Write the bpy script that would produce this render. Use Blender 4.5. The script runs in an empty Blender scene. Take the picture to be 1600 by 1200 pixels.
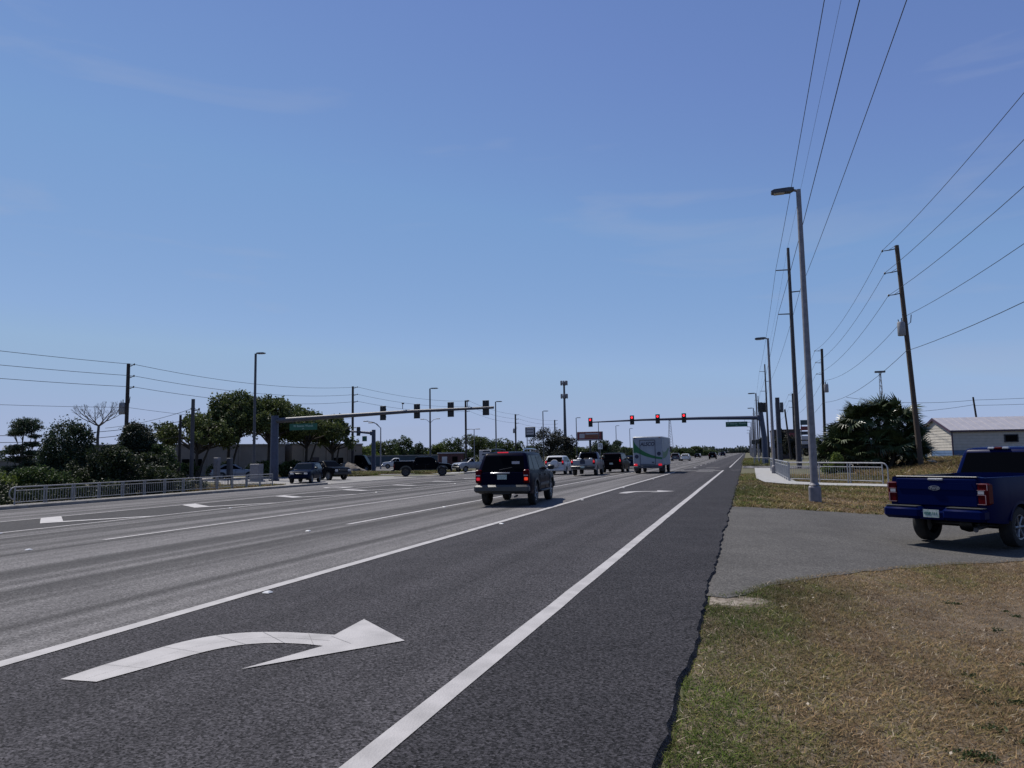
import bpy, math, random
import numpy as np
from mathutils import Vector, Matrix

# ------------------------------------------------------------------ camera, sky, sun, exposure
sc = bpy.context.scene
COL = sc.collection
PITCH, YAW, ROLL, CAM_H = math.radians(5.531), math.radians(17.413), math.radians(0.918), 1.65
cam_d = bpy.data.cameras.new('camera')
cam = bpy.data.objects.new('camera', cam_d); COL.objects.link(cam)
cam_d.sensor_width = 36.0
cam_d.lens = 36.0 * 1155 / 1600
cam_d.clip_start = 0.05
cam_d.clip_end = 9000
fw = Vector((-math.sin(YAW) * math.cos(PITCH), math.cos(YAW) * math.cos(PITCH), math.sin(PITCH)))
rt = Vector((math.cos(YAW), math.sin(YAW), 0)); up = rt.cross(fw)
r2 = rt * math.cos(ROLL) - up * math.sin(ROLL); u2 = rt * math.sin(ROLL) + up * math.cos(ROLL)
cam.matrix_world = Matrix(((r2.x, u2.x, -fw.x, 0), (r2.y, u2.y, -fw.y, 0), (r2.z, u2.z, -fw.z, CAM_H), (0, 0, 0, 1)))
sc.camera = cam

SUN_EL, SUN_AZ = 57.0, -62.0          # degrees; azimuth clockwise from +Y (the road direction)
world = bpy.data.worlds.new('World'); sc.world = world; world.use_nodes = True
wn = world.node_tree; wn.nodes.clear()
w_out = wn.nodes.new('ShaderNodeOutputWorld'); w_bg = wn.nodes.new('ShaderNodeBackground')
sky = wn.nodes.new('ShaderNodeTexSky'); sky.sky_type = 'NISHITA'; sky.sun_disc = False
sky.sun_elevation = math.radians(SUN_EL); sky.sun_rotation = math.radians(SUN_AZ)
sky.altitude = 0; sky.air_density = 0.6; sky.dust_density = 0.0; sky.ozone_density = 4.0
w_bg.inputs['Strength'].default_value = 0.10
# camera response for the sky: one tone curve for each channel, the same over the whole dome
sp_r = wn.nodes.new('ShaderNodeSeparateColor'); cb_r = wn.nodes.new('ShaderNodeCombineColor'); wn.links.new(sky.outputs['Color'], sp_r.inputs[0])
CURVES = (((0, .02), (.112, .147), (.162, .195), (.314, .300), (.6, .36), (1, .40)), ((0, .05), (.205, .242), (.29, .337), (.546, .447), (.85, .445), (1, .455)), ((0, .2), (.44, .539), (.577, .617), (.88, .685), (1, .655)))
for ch_, pts_ in enumerate(CURVES):
    m0 = wn.nodes.new('ShaderNodeMath'); m0.operation = 'MULTIPLY'; m0.inputs[1].default_value = 0.13
    fc = wn.nodes.new('ShaderNodeFloatCurve'); cu_ = fc.mapping.curves[0]
    for k_, (a_, b_) in enumerate(pts_):
        if k_ < 2: cu_.points[k_].location = (a_, b_)
        else: cu_.points.new(a_, b_)
    for p_ in cu_.points: p_.handle_type = 'VECTOR'
    fc.mapping.extend = 'HORIZONTAL'; fc.mapping.update()
    m2 = wn.nodes.new('ShaderNodeMath'); m2.operation = 'MULTIPLY'; m2.inputs[1].default_value = 10.0
    wn.links.new(sp_r.outputs[ch_], m0.inputs[0]); wn.links.new(m0.outputs[0], fc.inputs['Value']); wn.links.new(fc.outputs[0], m2.inputs[0]); wn.links.new(m2.outputs[0], cb_r.inputs[ch_])
# thin high cirrus: real noise over the sky direction, the same everywhere
tc = wn.nodes.new('ShaderNodeTexCoord'); mp = wn.nodes.new('ShaderNodeMapping')
mp.inputs['Scale'].default_value = (1.1, 1.3, 7.0); mp.inputs['Location'].default_value = (29.9, 5.9, 12.4)
nz = wn.nodes.new('ShaderNodeTexNoise'); nz.inputs['Scale'].default_value = 2.2; nz.inputs['Detail'].default_value = 7; nz.inputs['Distortion'].default_value = 0.6
rp = wn.nodes.new('ShaderNodeMapRange'); rp.inputs[1].default_value = 0.60; rp.inputs[2].default_value = 0.86; rp.inputs[4].default_value = 0.5
mx = wn.nodes.new('ShaderNodeMix'); mx.data_type = 'RGBA'; mx.inputs['B'].default_value = (3.6, 4.2, 5.8, 1)
wn.links.new(tc.outputs['Generated'], mp.inputs['Vector']); wn.links.new(mp.outputs['Vector'], nz.inputs['Vector'])
wn.links.new(nz.outputs['Fac'], rp.inputs[0]); wn.links.new(rp.outputs[0], mx.inputs['Factor'])
wn.links.new(cb_r.outputs[0], mx.inputs['A']); wn.links.new(mx.outputs['Result'], w_bg.inputs['Color'])
wn.links.new(w_bg.outputs['Background'], w_out.inputs['Surface'])

sun_d = bpy.data.lights.new('sun', 'SUN'); sun = bpy.data.objects.new('sun', sun_d); COL.objects.link(sun)
sun_d.energy = 5.0; sun_d.angle = math.radians(0.53); sun_d.color = (1.0, 0.955, 0.89)
_e, _a = math.radians(SUN_EL), math.radians(SUN_AZ)
sdir = Vector((math.sin(_a) * math.cos(_e), math.cos(_a) * math.cos(_e), math.sin(_e)))
sun.rotation_euler = sdir.to_track_quat('Z', 'Y').to_euler(); sun.location = (0, 0, 60)
sc.view_settings.view_transform = 'Standard'; sc.view_settings.look = 'None'
sc.view_settings.exposure = 0.0; sc.view_settings.gamma = 1.0; sc.view_settings.use_curve_mapping = False
sc.cycles.max_bounces = 6; sc.cycles.transparent_max_bounces = 6
sc.cycles.use_denoising = True

rng = np.random.default_rng(7); random.seed(7)

# ------------------------------------------------------------------ materials
MATS = {}
ALB = 0.80
def mat(name, c1, c2=None, rough=0.6, metal=0.0, scale=8.0, bump=0.0, detail=5, coat=0.0, emit=None, emit_s=0.0,
        ramp=(0.35, 0.65), stretch=None, attr=None, transl=0.0, spec=None, bscale=None, ior=None):
    c1 = tuple(x * ALB for x in c1); c2 = tuple(x * ALB for x in c2) if c2 is not None else None
    m = bpy.data.materials.new(name); m.use_nodes = True; nt = m.node_tree; N = nt.nodes; Lk = nt.links
    b = N['Principled BSDF']; out = N['Material Output']
    b.inputs['Roughness'].default_value = rough; b.inputs['Metallic'].default_value = metal
    b.inputs['Coat Weight'].default_value = coat; b.inputs['Coat Roughness'].default_value = 0.04
    if ior is not None: b.inputs['IOR'].default_value = ior
    if spec is not None: b.inputs['Specular IOR Level'].default_value = spec
    b.inputs['Base Color'].default_value = (*c1, 1)
    if c2 is not None or bump:
        geo = N.new('ShaderNodeNewGeometry'); src = geo.outputs['Position']
        if stretch is not None:
            mpn = N.new('ShaderNodeMapping'); mpn.inputs['Scale'].default_value = stretch
            Lk.new(src, mpn.inputs['Vector']); src = mpn.outputs['Vector']
        n = N.new('ShaderNodeTexNoise'); n.inputs['Scale'].default_value = scale; n.inputs['Detail'].default_value = detail
        Lk.new(src, n.inputs['Vector'])
        if c2 is not None:
            r = N.new('ShaderNodeMapRange'); r.inputs[1].default_value = ramp[0]; r.inputs[2].default_value = ramp[1]
            x = N.new('ShaderNodeMix'); x.data_type = 'RGBA'; x.inputs['A'].default_value = (*c1, 1); x.inputs['B'].default_value = (*c2, 1)
            Lk.new(n.outputs['Fac'], r.inputs[0]); Lk.new(r.outputs[0], x.inputs['Factor']); Lk.new(x.outputs['Result'], b.inputs['Base Color'])
        if bump:
            nb = n
            if bscale:
                nb = N.new('ShaderNodeTexNoise'); nb.inputs['Scale'].default_value = bscale; nb.inputs['Detail'].default_value = 4
                Lk.new(src, nb.inputs['Vector'])
            bp = N.new('ShaderNodeBump'); bp.inputs['Strength'].default_value = bump; bp.inputs['Distance'].default_value = 0.02
            Lk.new(nb.outputs['Fac'], bp.inputs['Height']); Lk.new(bp.outputs['Normal'], b.inputs['Normal'])
    if attr:
        a = N.new('ShaderNodeAttribute'); a.attribute_name = attr; Lk.new(a.outputs['Color'], b.inputs['Base Color'])
        if transl:
            t = N.new('ShaderNodeBsdfTranslucent'); ms = N.new('ShaderNodeMixShader'); ms.inputs[0].default_value = transl
            Lk.new(a.outputs['Color'], t.inputs['Color']); Lk.new(b.outputs['BSDF'], ms.inputs[1]); Lk.new(t.outputs['BSDF'], ms.inputs[2])
            Lk.new(ms.outputs['Shader'], out.inputs['Surface'])
    if emit:
        b.inputs['Emission Color'].default_value = (*emit, 1); b.inputs['Emission Strength'].default_value = emit_s
    MATS[name] = m
    return m

def asphalt(name, base, light, speck, tracks=None, rough=0.92, aggregate=56.0):
    """asphalt: coarse speckled aggregate, large mottling and, on used lanes, darker wheel tracks along the lane"""
    m = bpy.data.materials.new(name); m.use_nodes = True; nt = m.node_tree; N = nt.nodes; Lk = nt.links
    b = N['Principled BSDF']; b.inputs['Roughness'].default_value = rough; b.inputs['Specular IOR Level'].default_value = 0.15
    base = tuple(x * ALB for x in base); light = tuple(x * ALB for x in light)
    geo = N.new('ShaderNodeNewGeometry'); pos = geo.outputs['Position']
    def rng_(src, a, c, lo, hi):
        q = N.new('ShaderNodeMapRange'); q.inputs[1].default_value = a; q.inputs[2].default_value = c; q.inputs[3].default_value = lo; q.inputs[4].default_value = hi
        Lk.new(src, q.inputs[0]); return q.outputs[0]
    def mul(col, f):
        q = N.new('ShaderNodeMix'); q.data_type = 'RGBA'; q.blend_type = 'MULTIPLY'; q.inputs['Factor'].default_value = 1
        Lk.new(col, q.inputs['A']); Lk.new(f, q.inputs['B']); return q.outputs['Result']
    v = N.new('ShaderNodeTexVoronoi'); v.inputs['Scale'].default_value = aggregate; Lk.new(pos, v.inputs['Vector'])
    sep = N.new('ShaderNodeSeparateColor'); Lk.new(v.outputs['Color'], sep.inputs[0])
    nb = N.new('ShaderNodeTexNoise'); nb.inputs['Scale'].default_value = aggregate * .5; nb.inputs['Detail'].default_value = 3; Lk.new(pos, nb.inputs['Vector'])
    n2 = N.new('ShaderNodeTexNoise'); n2.inputs['Scale'].default_value = 0.7; n2.inputs['Detail'].default_value = 7; n2.inputs['Roughness'].default_value = 0.65; Lk.new(pos, n2.inputs['Vector'])
    x1 = N.new('ShaderNodeMix'); x1.data_type = 'RGBA'; x1.inputs['A'].default_value = (*base, 1); x1.inputs['B'].default_value = (*light, 1)
    Lk.new(rng_(n2.outputs['Fac'], .3, .7, 0, 1), x1.inputs['Factor'])
    col = mul(x1.outputs['Result'], rng_(sep.outputs[0], 0, 1, 1 - speck * .62, 1 + speck * .62))
    col = mul(col, rng_(nb.outputs['Fac'], .3, .7, 1 - speck * .32, 1 + speck * .32))
    if tracks:
        for sc_, lo, a, c in ((1.25, 1 - tracks, .41, .57), (3.4, 1 - tracks * .4, .38, .60)):
            mp_ = N.new('ShaderNodeMapping'); mp_.inputs['Scale'].default_value = (0.95 * sc_, 0.010 * sc_, 0.0)
            nt_ = N.new('ShaderNodeTexNoise'); nt_.inputs['Scale'].default_value = 1.0; nt_.inputs['Detail'].default_value = 2
            Lk.new(pos, mp_.inputs['Vector']); Lk.new(mp_.outputs['Vector'], nt_.inputs['Vector'])
            col = mul(col, rng_(nt_.outputs['Fac'], a, c, lo, 1.06))
    Lk.new(col, b.inputs['Base Color'])
    bp = N.new('ShaderNodeBump'); bp.inputs['Strength'].default_value = 0.6; bp.inputs['Distance'].default_value = 0.01
    Lk.new(v.outputs['Distance'], bp.inputs['Height']); Lk.new(bp.outputs['Normal'], b.inputs['Normal'])
    MATS[name] = m
    return m

asphalt('asphalt_old', (0.146, 0.138, 0.136), (0.188, 0.178, 0.173), 0.75, tracks=0.50)
asphalt('asphalt_dark', (0.048, 0.0450, 0.0485), (0.064, 0.0600, 0.0635), 1.35, tracks=0.16, aggregate=74)
asphalt('asphalt_shoulder', (0.029, 0.0275, 0.0305), (0.042, 0.0395, 0.043), 1.5, aggregate=74)
asphalt('asphalt_gore', (0.060, 0.057, 0.057), (0.078, 0.074, 0.072), 0.7)
asphalt('asphalt_drive', (0.086, 0.081, 0.075), (0.122, 0.115, 0.106), 0.8, aggregate=60)
mat('ground', (0.075, 0.082, 0.030), (0.13, 0.105, 0.055), rough=0.95, scale=0.55, detail=9, bump=0.6, bscale=18, ramp=(0.4, 0.6))
mat('earth_verge', (0.10, 0.074, 0.046), (0.20, 0.150, 0.098), rough=1, scale=3.0, detail=10, bump=0.9, bscale=45)
mat('sand', (0.34, 0.29, 0.235), (0.13, 0.10, 0.07), rough=1, scale=14, detail=8, bump=0.6)
mat('concrete', (0.42, 0.41, 0.39), (0.33, 0.32, 0.30), rough=0.9, scale=3, detail=8, bump=0.25, bscale=40)
mat('concrete_old', (0.30, 0.28, 0.25), (0.20, 0.185, 0.165), rough=0.92, scale=2.2, detail=8, bump=0.3, bscale=30)
mat('apron', (0.30, 0.285, 0.265), (0.22, 0.21, 0.20), rough=0.92, scale=0.8, detail=8, bump=0.3, bscale=30)
mat('paint_white', (0.47, 0.445, 0.43), (0.34, 0.322, 0.31), rough=0.7, scale=3.2, detail=12, bump=0.3, bscale=70, ramp=(0.38, 0.72))
mat('paint_worn', (0.42, 0.40, 0.38), (0.26, 0.25, 0.24), rough=0.8, scale=5, detail=10, ramp=(0.5, 0.72))
mat('crack', (0.24, 0.23, 0.225), rough=0.9)
mat('reflector', (0.75, 0.74, 0.72), rough=0.4)
mat('galv', (0.28, 0.268, 0.28), (0.21, 0.202, 0.215), rough=0.6, metal=0.3, scale=6)
mat('galv_dark', (0.085, 0.088, 0.10), (0.06, 0.062, 0.075), rough=0.55, metal=0.2, scale=4)
mat('mast_shade_grey', (0.055, 0.068, 0.115), (0.04, 0.052, 0.09), rough=0.5, metal=0.1, scale=3)  # galvanised steel, its dark blue-grey shade put into the colour
mat('rail_dim', (0.34, 0.335, 0.34), (0.26, 0.256, 0.26), rough=0.6, metal=0.2, scale=5)
mat('rail_grey', (0.44, 0.435, 0.44), (0.34, 0.335, 0.34), rough=0.45, metal=0.5, scale=5)
mat('pole_concrete', (0.085, 0.08, 0.085), (0.06, 0.057, 0.062), rough=0.85, scale=3)
mat('wood_pole', (0.115, 0.085, 0.062), (0.058, 0.043, 0.034), rough=0.95, scale=7, bump=0.5, stretch=(6, 6, 0.5))
mat('wood_dark', (0.055, 0.045, 0.04), (0.03, 0.025, 0.024), rough=0.95, scale=7, stretch=(6, 6, 0.5))
mat('xfmr', (0.30, 0.30, 0.31), (0.24, 0.24, 0.25), rough=0.5, scale=4)
mat('insul', (0.06, 0.055, 0.05), rough=0.4)
mat('wire', (0.018, 0.018, 0.02), rough=0.6)
mat('black_plastic', (0.014, 0.014, 0.016), rough=0.45)
mat('signal_black', (0.010, 0.010, 0.011), rough=0.5)
mat('signal_yellow', (0.09, 0.07, 0.015), rough=0.5)
mat('lens_off', (0.02, 0.022, 0.02), rough=0.2)
mat('lens_red', (0.4, 0.01, 0.01), rough=0.3, emit=(1.0, 0.02, 0.03), emit_s=2.6)
mat('sign_green', (0.0, 0.10, 0.055), (0.0, 0.085, 0.046), rough=0.45, scale=3)
mat('sign_white', (0.72, 0.74, 0.72), rough=0.5)
mat('letter_green', (0.35, 0.50, 0.42), rough=0.5)
mat('lamp_glass', (0.45, 0.40, 0.34), rough=0.25)
mat('tyre', (0.011, 0.011, 0.012), (0.02, 0.019, 0.018), rough=0.85, scale=12)
mat('rim_alloy', (0.26, 0.265, 0.28), rough=0.4, metal=0.6)
mat('rim_dark', (0.06, 0.06, 0.065), rough=0.35, metal=0.7)
mat('chrome', (0.55, 0.56, 0.58), rough=0.22, metal=1.0)
mat('glass_dark', (0.003, 0.0035, 0.005), rough=0.05, spec=0.5, ior=1.09)
mat('glass_tint', (0.006, 0.009, 0.012), rough=0.03, spec=0.5, ior=1.22)
mat('tail_red', (0.085, 0.003, 0.006), rough=0.3, spec=0.05)
mat('guide_pale', (0.40, 0.24, 0.25), rough=0.4)
mat('tail_lit', (0.35, 0.008, 0.008), rough=0.2, emit=(1.0, 0.02, 0.05), emit_s=0.45)
mat('tail_orange', (0.4, 0.05, 0.01), rough=0.2, emit=(1.0, 0.07, 0.03), emit_s=0.6)
mat('lamp_clear', (0.42, 0.43, 0.45), rough=0.1, coat=0.5)
mat('plate_white', (0.55, 0.58, 0.55), (0.30, 0.42, 0.36), rough=0.5, scale=22)
mat('plate_green', (0.01, 0.14, 0.09), rough=0.5)
mat('pt_navy', (0.003, 0.0035, 0.016), rough=0.32, coat=0.0, spec=0.5, ior=1.09)
mat('pt_blue', (0.0018, 0.0065, 0.052), rough=0.30, metal=0.0, coat=0.0, spec=0.5, ior=1.10)
mat('pt_black', (0.004, 0.004, 0.006), rough=0.28, coat=0.0, spec=0.5, ior=1.09)
mat('pt_silver', (0.26, 0.27, 0.30), rough=0.35, metal=0.3, coat=0.3, spec=0.4)
mat('pt_white', (0.60, 0.60, 0.60), rough=0.35, coat=0.3, spec=0.4)
mat('pt_grey', (0.12, 0.12, 0.14), rough=0.35, metal=0.2, coat=0.0, spec=0.5, ior=1.09)
mat('pt_darkblue', (0.006, 0.011, 0.030), rough=0.3, metal=0.0, coat=0.0, spec=0.5, ior=1.09)
mat('pt_maroon', (0.010, 0.006, 0.008), rough=0.3, metal=0.0, coat=0.0, spec=0.5, ior=1.09)
mat('trim_grey', (0.052, 0.054, 0.052), (0.042, 0.044, 0.042), rough=0.55, scale=9)
mat('truck_white', (0.32, 0.35, 0.39), (0.27, 0.30, 0.335), rough=0.5, scale=1.6, detail=7)
mat('truck_green', (0.003, 0.13, 0.032), rough=0.5)
mat('truck_navy', (0.012, 0.018, 0.05), rough=0.5)
mat('siding_cream', (0.56, 0.515, 0.44), (0.49, 0.455, 0.385), rough=0.7, scale=3)
mat('siding_blue', (0.10, 0.17, 0.29), (0.08, 0.14, 0.25), rough=0.65, scale=3)
mat('trim_plum', (0.055, 0.03, 0.055), rough=0.6)
mat('roof_metal', (0.48, 0.455, 0.47), (0.42, 0.40, 0.415), rough=0.5, metal=0.2, scale=1.5)
mat('wall_beige', (0.22, 0.20, 0.18), (0.18, 0.165, 0.148), rough=0.85, scale=0.8)
mat('wall_tan', (0.26, 0.205, 0.15), (0.21, 0.17, 0.125), rough=0.85, scale=0.8)
mat('wall_teal', (0.045, 0.072, 0.088), (0.035, 0.06, 0.075), rough=0.7, scale=1.2)
mat('wall_brown', (0.075, 0.05, 0.045), (0.055, 0.038, 0.035), rough=0.8, scale=1)
mat('brick_red', (0.11, 0.045, 0.04), (0.08, 0.035, 0.03), rough=0.85, scale=4)
mat('sign_red', (0.19, 0.025, 0.03), rough=0.5)
mat('sign_dark', (0.02, 0.022, 0.035), rough=0.5)
mat('sign_pale', (0.46, 0.44, 0.46), rough=0.5)
mat('sign_gold', (0.30, 0.16, 0.06), rough=0.5)
mat('fence_white', (0.55, 0.55, 0.55), rough=0.6)
mat('bark', (0.060, 0.048, 0.038), (0.032, 0.027, 0.022), rough=0.95, scale=9, bump=0.5, stretch=(3, 3, 0.8))
mat('bark_pale', (0.17, 0.14, 0.12), (0.10, 0.085, 0.075), rough=0.95, scale=9)
mat('leaf', (0.04, 0.06, 0.02), rough=0.6, attr='tint', transl=0.30, spec=0.25)
mat('blade', (0.1, 0.09, 0.04), rough=0.8, attr='tint', transl=0.25, spec=0.2)
mat('frond', (0.042, 0.066, 0.022), (0.085, 0.112, 0.042), rough=0.38, scale=1.2, spec=0.5)
mat('frond_pale', (0.10, 0.105, 0.06), (0.06, 0.075, 0.035), rough=0.42, scale=1.2)
mat('frond_dead', (0.15, 0.095, 0.05), (0.08, 0.05, 0.03), rough=0.9, scale=1.2)
mat('rubble', (0.24, 0.21, 0.18), (0.11, 0.09, 0.072), rough=1, scale=1.5, bump=1.0, detail=9)
mat('orange', (0.55, 0.13, 0.02), rough=0.6)
mat('tractor_green', (0.02, 0.05, 0.03), rough=0.5)

# ------------------------------------------------------------------ mesh helpers
class MB:
    def __init__(s): s.v = []; s.f = []; s.m = []
    def add(s, vs, fs, mi=0):
        o = len(s.v); s.v.extend([tuple(map(float, q)) for q in vs])
        for f in fs: s.f.append(tuple(o + i for i in f)); s.m.append(mi)
        return s
    def box(s, c, d, mi=0, rz=0.0, taper=1.0):
        x, y, z = d[0] / 2, d[1] / 2, d[2] / 2; vs = []
        for k, (zz, t) in enumerate(((-z, 1.0), (z, taper))):
            for a, b in ((-x, -y), (x, -y), (x, y), (-x, y)):
                a, b = a * t, b * t
                vs.append((c[0] + a * math.cos(rz) - b * math.sin(rz), c[1] + a * math.sin(rz) + b * math.cos(rz), c[2] + zz))
        return s.add(vs, [(3, 2, 1, 0), (4, 5, 6, 7), (0, 1, 5, 4), (1, 2, 6, 5), (2, 3, 7, 6), (3, 0, 4, 7)], mi)
    def bbox(s, c, d, b=0.02, mi=0):
        """box with chamfered edges"""
        x, y, z = d[0] / 2, d[1] / 2, d[2] / 2; b = min(b, x * .9, y * .9, z * .9)
        lev = [(-z, b), (-z + b, 0), (z - b, 0), (z, b)]; vs = []
        for zz, ins in lev:
            X, Y = x - ins, y - ins; q = b if ins == 0 else b * .6
            for px, py in ((-X + q, -Y), (X - q, -Y), (X, -Y + q), (X, Y - q), (X - q, Y), (-X + q, Y), (-X, Y - q), (-X, -Y + q)):
                vs.append((c[0] + px, c[1] + py, c[2] + zz))
        fs = [tuple(range(7, -1, -1)), tuple(range(24, 32))]
        for k in range(3):
            for i in range(8):
                j = (i + 1) % 8; fs.append((k * 8 + i, k * 8 + j, k * 8 + 8 + j, k * 8 + 8 + i))
        return s.add(vs, fs, mi)
    def tube(s, pts, rad, n=8, mi=0, caps=True):
        pts = [Vector(p) for p in pts]
        if not hasattr(rad, '__len__'): rad = [rad] * len(pts)
        vs = []; fs = []
        for i, p in enumerate(pts):
            t = (pts[min(i + 1, len(pts) - 1)] - pts[max(i - 1, 0)]).normalized()
            a = Vector((0, 0, 1)) if abs(t.z) < 0.9 else Vector((1, 0, 0))
            u = t.cross(a).normalized(); w = u.cross(t)
            for k in range(n):
                th = 2 * math.pi * k / n
                vs.append(p + (u * math.cos(th) + w * math.sin(th)) * rad[i])
        for i in range(len(pts) - 1):
            for k in range(n):
                j = (k + 1) % n; fs.append((i * n + k, i * n + j, i * n + n + j, i * n + n + k))
        if caps: fs += [tuple(range(n - 1, -1, -1)), tuple(range((len(pts) - 1) * n, len(pts) * n))]
        return s.add(vs, fs, mi)
    def prism(s, poly, fn0, fn1, mi=0):
        """poly of 2d points -> slab between maps fn0 and fn1"""
        n = len(poly); vs = [fn0(*p) for p in poly] + [fn1(*p) for p in poly]
        fs = [tuple(range(n - 1, -1, -1)), tuple(range(n, 2 * n))] + [(i, (i + 1) % n, n + (i + 1) % n, n + i) for i in range(n)]
        return s.add(vs, fs, mi)
    def lathe(s, prof, n=20, axis='z', c=(0, 0, 0), mi=0):
        vs = []; fs = []; k = len(prof)
        for i in range(n):
            th = 2 * math.pi * i / n; co, si = math.cos(th), math.sin(th)
            for r, h in prof:
                q = (r * co, r * si, h) if axis == 'z' else ((h, r * co, r * si) if axis == 'x' else (r * co, h, r * si))
                vs.append((c[0] + q[0], c[1] + q[1], c[2] + q[2]))
        for i in range(n):
            j = (i + 1) % n
            for a in range(k - 1): fs.append((i * k + a, j * k + a, j * k + a + 1, i * k + a + 1))
        return s.add(vs, fs, mi)
    def build(s, name, mats, parent=None, smooth=False, loc=None):
        me = bpy.data.meshes.new(name); me.from_pydata(s.v, [], s.f)
        if not isinstance(mats, (list, tuple)): mats = [mats]
        for m in mats: me.materials.append(MATS[m])
        if len(mats) > 1: me.polygons.foreach_set('material_index', s.m)
        me.update()
        import bmesh
        bm = bmesh.new(); bm.from_mesh(me); bmesh.ops.recalc_face_normals(bm, faces=bm.faces); bm.to_mesh(me); bm.free()
        if smooth:
            me.polygons.foreach_set('use_smooth', [True] * len(me.polygons)); me.set_sharp_from_angle(angle=math.radians(38))
        o = bpy.data.objects.new(name, me); COL.objects.link(o)
        if parent is not None: o.parent = parent
        if loc is not None: o.location = loc
        return o

def raw(name, verts, faces, m, parent=None, tint=None):
    """fast mesh from numpy; tint is one colour for each vertex"""
    me = bpy.data.meshes.new(name); nv = len(verts); k = faces.shape[1]; nf = len(faces)
    me.vertices.add(nv); me.vertices.foreach_set('co', verts.astype(np.float32).ravel())
    me.loops.add(nf * k); me.loops.foreach_set('vertex_index', faces.astype(np.int32).ravel())
    me.polygons.add(nf); me.polygons.foreach_set('loop_start', np.arange(0, nf * k, k, dtype=np.int32))
    me.polygons.foreach_set('loop_total', np.full(nf, k, dtype=np.int32))
    me.materials.append(MATS[m])
    if tint is not None:
        ca = me.color_attributes.new('tint', 'FLOAT_COLOR', 'POINT')
        ca.data.foreach_set('color', np.concatenate([tint, np.ones((nv, 1))], 1).astype(np.float32).ravel())
    me.update(); me.validate()
    o = bpy.data.objects.new(name, me); COL.objects.link(o)
    if parent is not None: o.parent = parent
    return o

def tag(o, label=None, cat=None, group=None, kind=None):
    if label: o['label'] = label
    if cat: o['category'] = cat
    if group: o['group'] = group
    if kind: o['kind'] = kind
    return o

def thing(name, label, cat, loc=(0, 0, 0), rz=0.0, group=None):
    o = bpy.data.objects.new(name, None); COL.objects.link(o); o.empty_display_size = 0.2
    o.location = loc; o.rotation_euler = (0, 0, rz)
    return tag(o, label, cat, group)

def sub(name, parent, loc=(0, 0, 0)):
    o = bpy.data.objects.new(name, None); COL.objects.link(o); o.parent = parent; o.location = loc; o.empty_display_size = 0.1
    return o

def inst(src, parent=None, loc=None, rot=None, scale=None):
    c = src.copy(); COL.objects.link(c); c.parent = parent
    if loc is not None: c.location = loc
    if rot is not None: c.rotation_euler = rot
    if scale is not None: c.scale = scale
    return c

def copy_tree(o, parent=None):
    kids = list(o.children); c = o.copy(); COL.objects.link(c); c.parent = parent
    for k in kids: copy_tree(k, c)
    return c

def lettering(txt, size, m, parent, loc, rot, name='lettering', shear=0.0, sx=1.0, bold=0.012):
    cu = bpy.data.curves.new(name, 'FONT'); cu.body = txt; cu.size = size; cu.align_x = 'CENTER'; cu.align_y = 'CENTER'
    cu.extrude = 0.003; cu.shear = shear; cu.offset = size * bold
    t = bpy.data.objects.new(name + '_curve', cu)
    me = bpy.data.meshes.new_from_object(t); bpy.data.objects.remove(t); bpy.data.curves.remove(cu)
    me.name = name; me.materials.clear(); me.materials.append(MATS[m])
    o = bpy.data.objects.new(name, me); COL.objects.link(o); o.parent = parent; o.location = loc; o.rotation_euler = rot; o.scale = (sx, 1, 1)
    return o

# ------------------------------------------------------------------ terrain
def sm(t): t = min(1.0, max(0.0, t)); return t * t * (3 - 2 * t)
def zt(X, Y):
    """height of the land: crowned highway, left side lower, a dip by the driveway, a low bank by the shed"""
    if X < -11: return -0.02 * min(-11 - X, 17)
    if X < -0.3: return 0.0
    z = -0.34 * sm((X + 0.3) / 4.6) * (1 - 0.75 * sm((Y - 22) / 18))
    if X > 9: z += 0.75 * sm((X - 9) / 8) * sm((Y - 42) / 18) * (1 - sm((X - 60) / 60)) * (1 - sm((Y - 130) / 60))
    return z

def sheet(name, xs, ys, m, dz=0.0, mfun=None, mats=None):
    vs = [(x, y, zt(x, y) + dz) for y in ys for x in xs]; n = len(xs); fs = []; mi = []
    for j in range(len(ys) - 1):
        for i in range(n - 1):
            fs.append((j * n + i, j * n + i + 1, j * n + n + i + 1, j * n + n + i)); mi.append(mfun((xs[i] + xs[i + 1]) / 2) if mfun else 0)
    b = MB(); b.v = vs; b.f = fs; b.m = mi
    return tag(b.build(name, mats or m, smooth=True), kind='structure')

def span(a, b, n): return [a + (b - a) * i / n for i in range(n + 1)]
gx = [-2500, -800, -300, -150, -90, -60, -40, -32, -28, -20, -11] + [-6, -0.9, -0.45] + span(0, 12, 24) + span(13, 30, 17) + [36, 45, 60, 75, 95, 120, 180, 400, 1000, 2500]
gy = [-150, -40, -10] + span(0, 46, 46) + span(48, 75, 18) + [80, 90, 100, 115, 130, 145, 160, 175, 190, 260, 400, 700, 1200, 2200, 4500, 7000]
sheet('ground', gx, gy, 'ground', -0.045)

LE, LT, LD1, LD2, LL3, LL4, KERB, EDGE = -2.06, -5.94, -9.58, -13.5, -18.69, -23.3, -30.8, -0.5
ys_r = span(-60, 0, 6) + span(4, 200, 49) + [260, 400, 700, 1200, 2200, 4000]
sheet('road', [KERB, -28, LL4, LL3, LD2, -11, LD1, LT], ys_r, None, 0.0, mfun=lambda x: 1 if LL4 < x < LL3 else 0, mats=['asphalt_old', 'asphalt_gore'])

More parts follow.
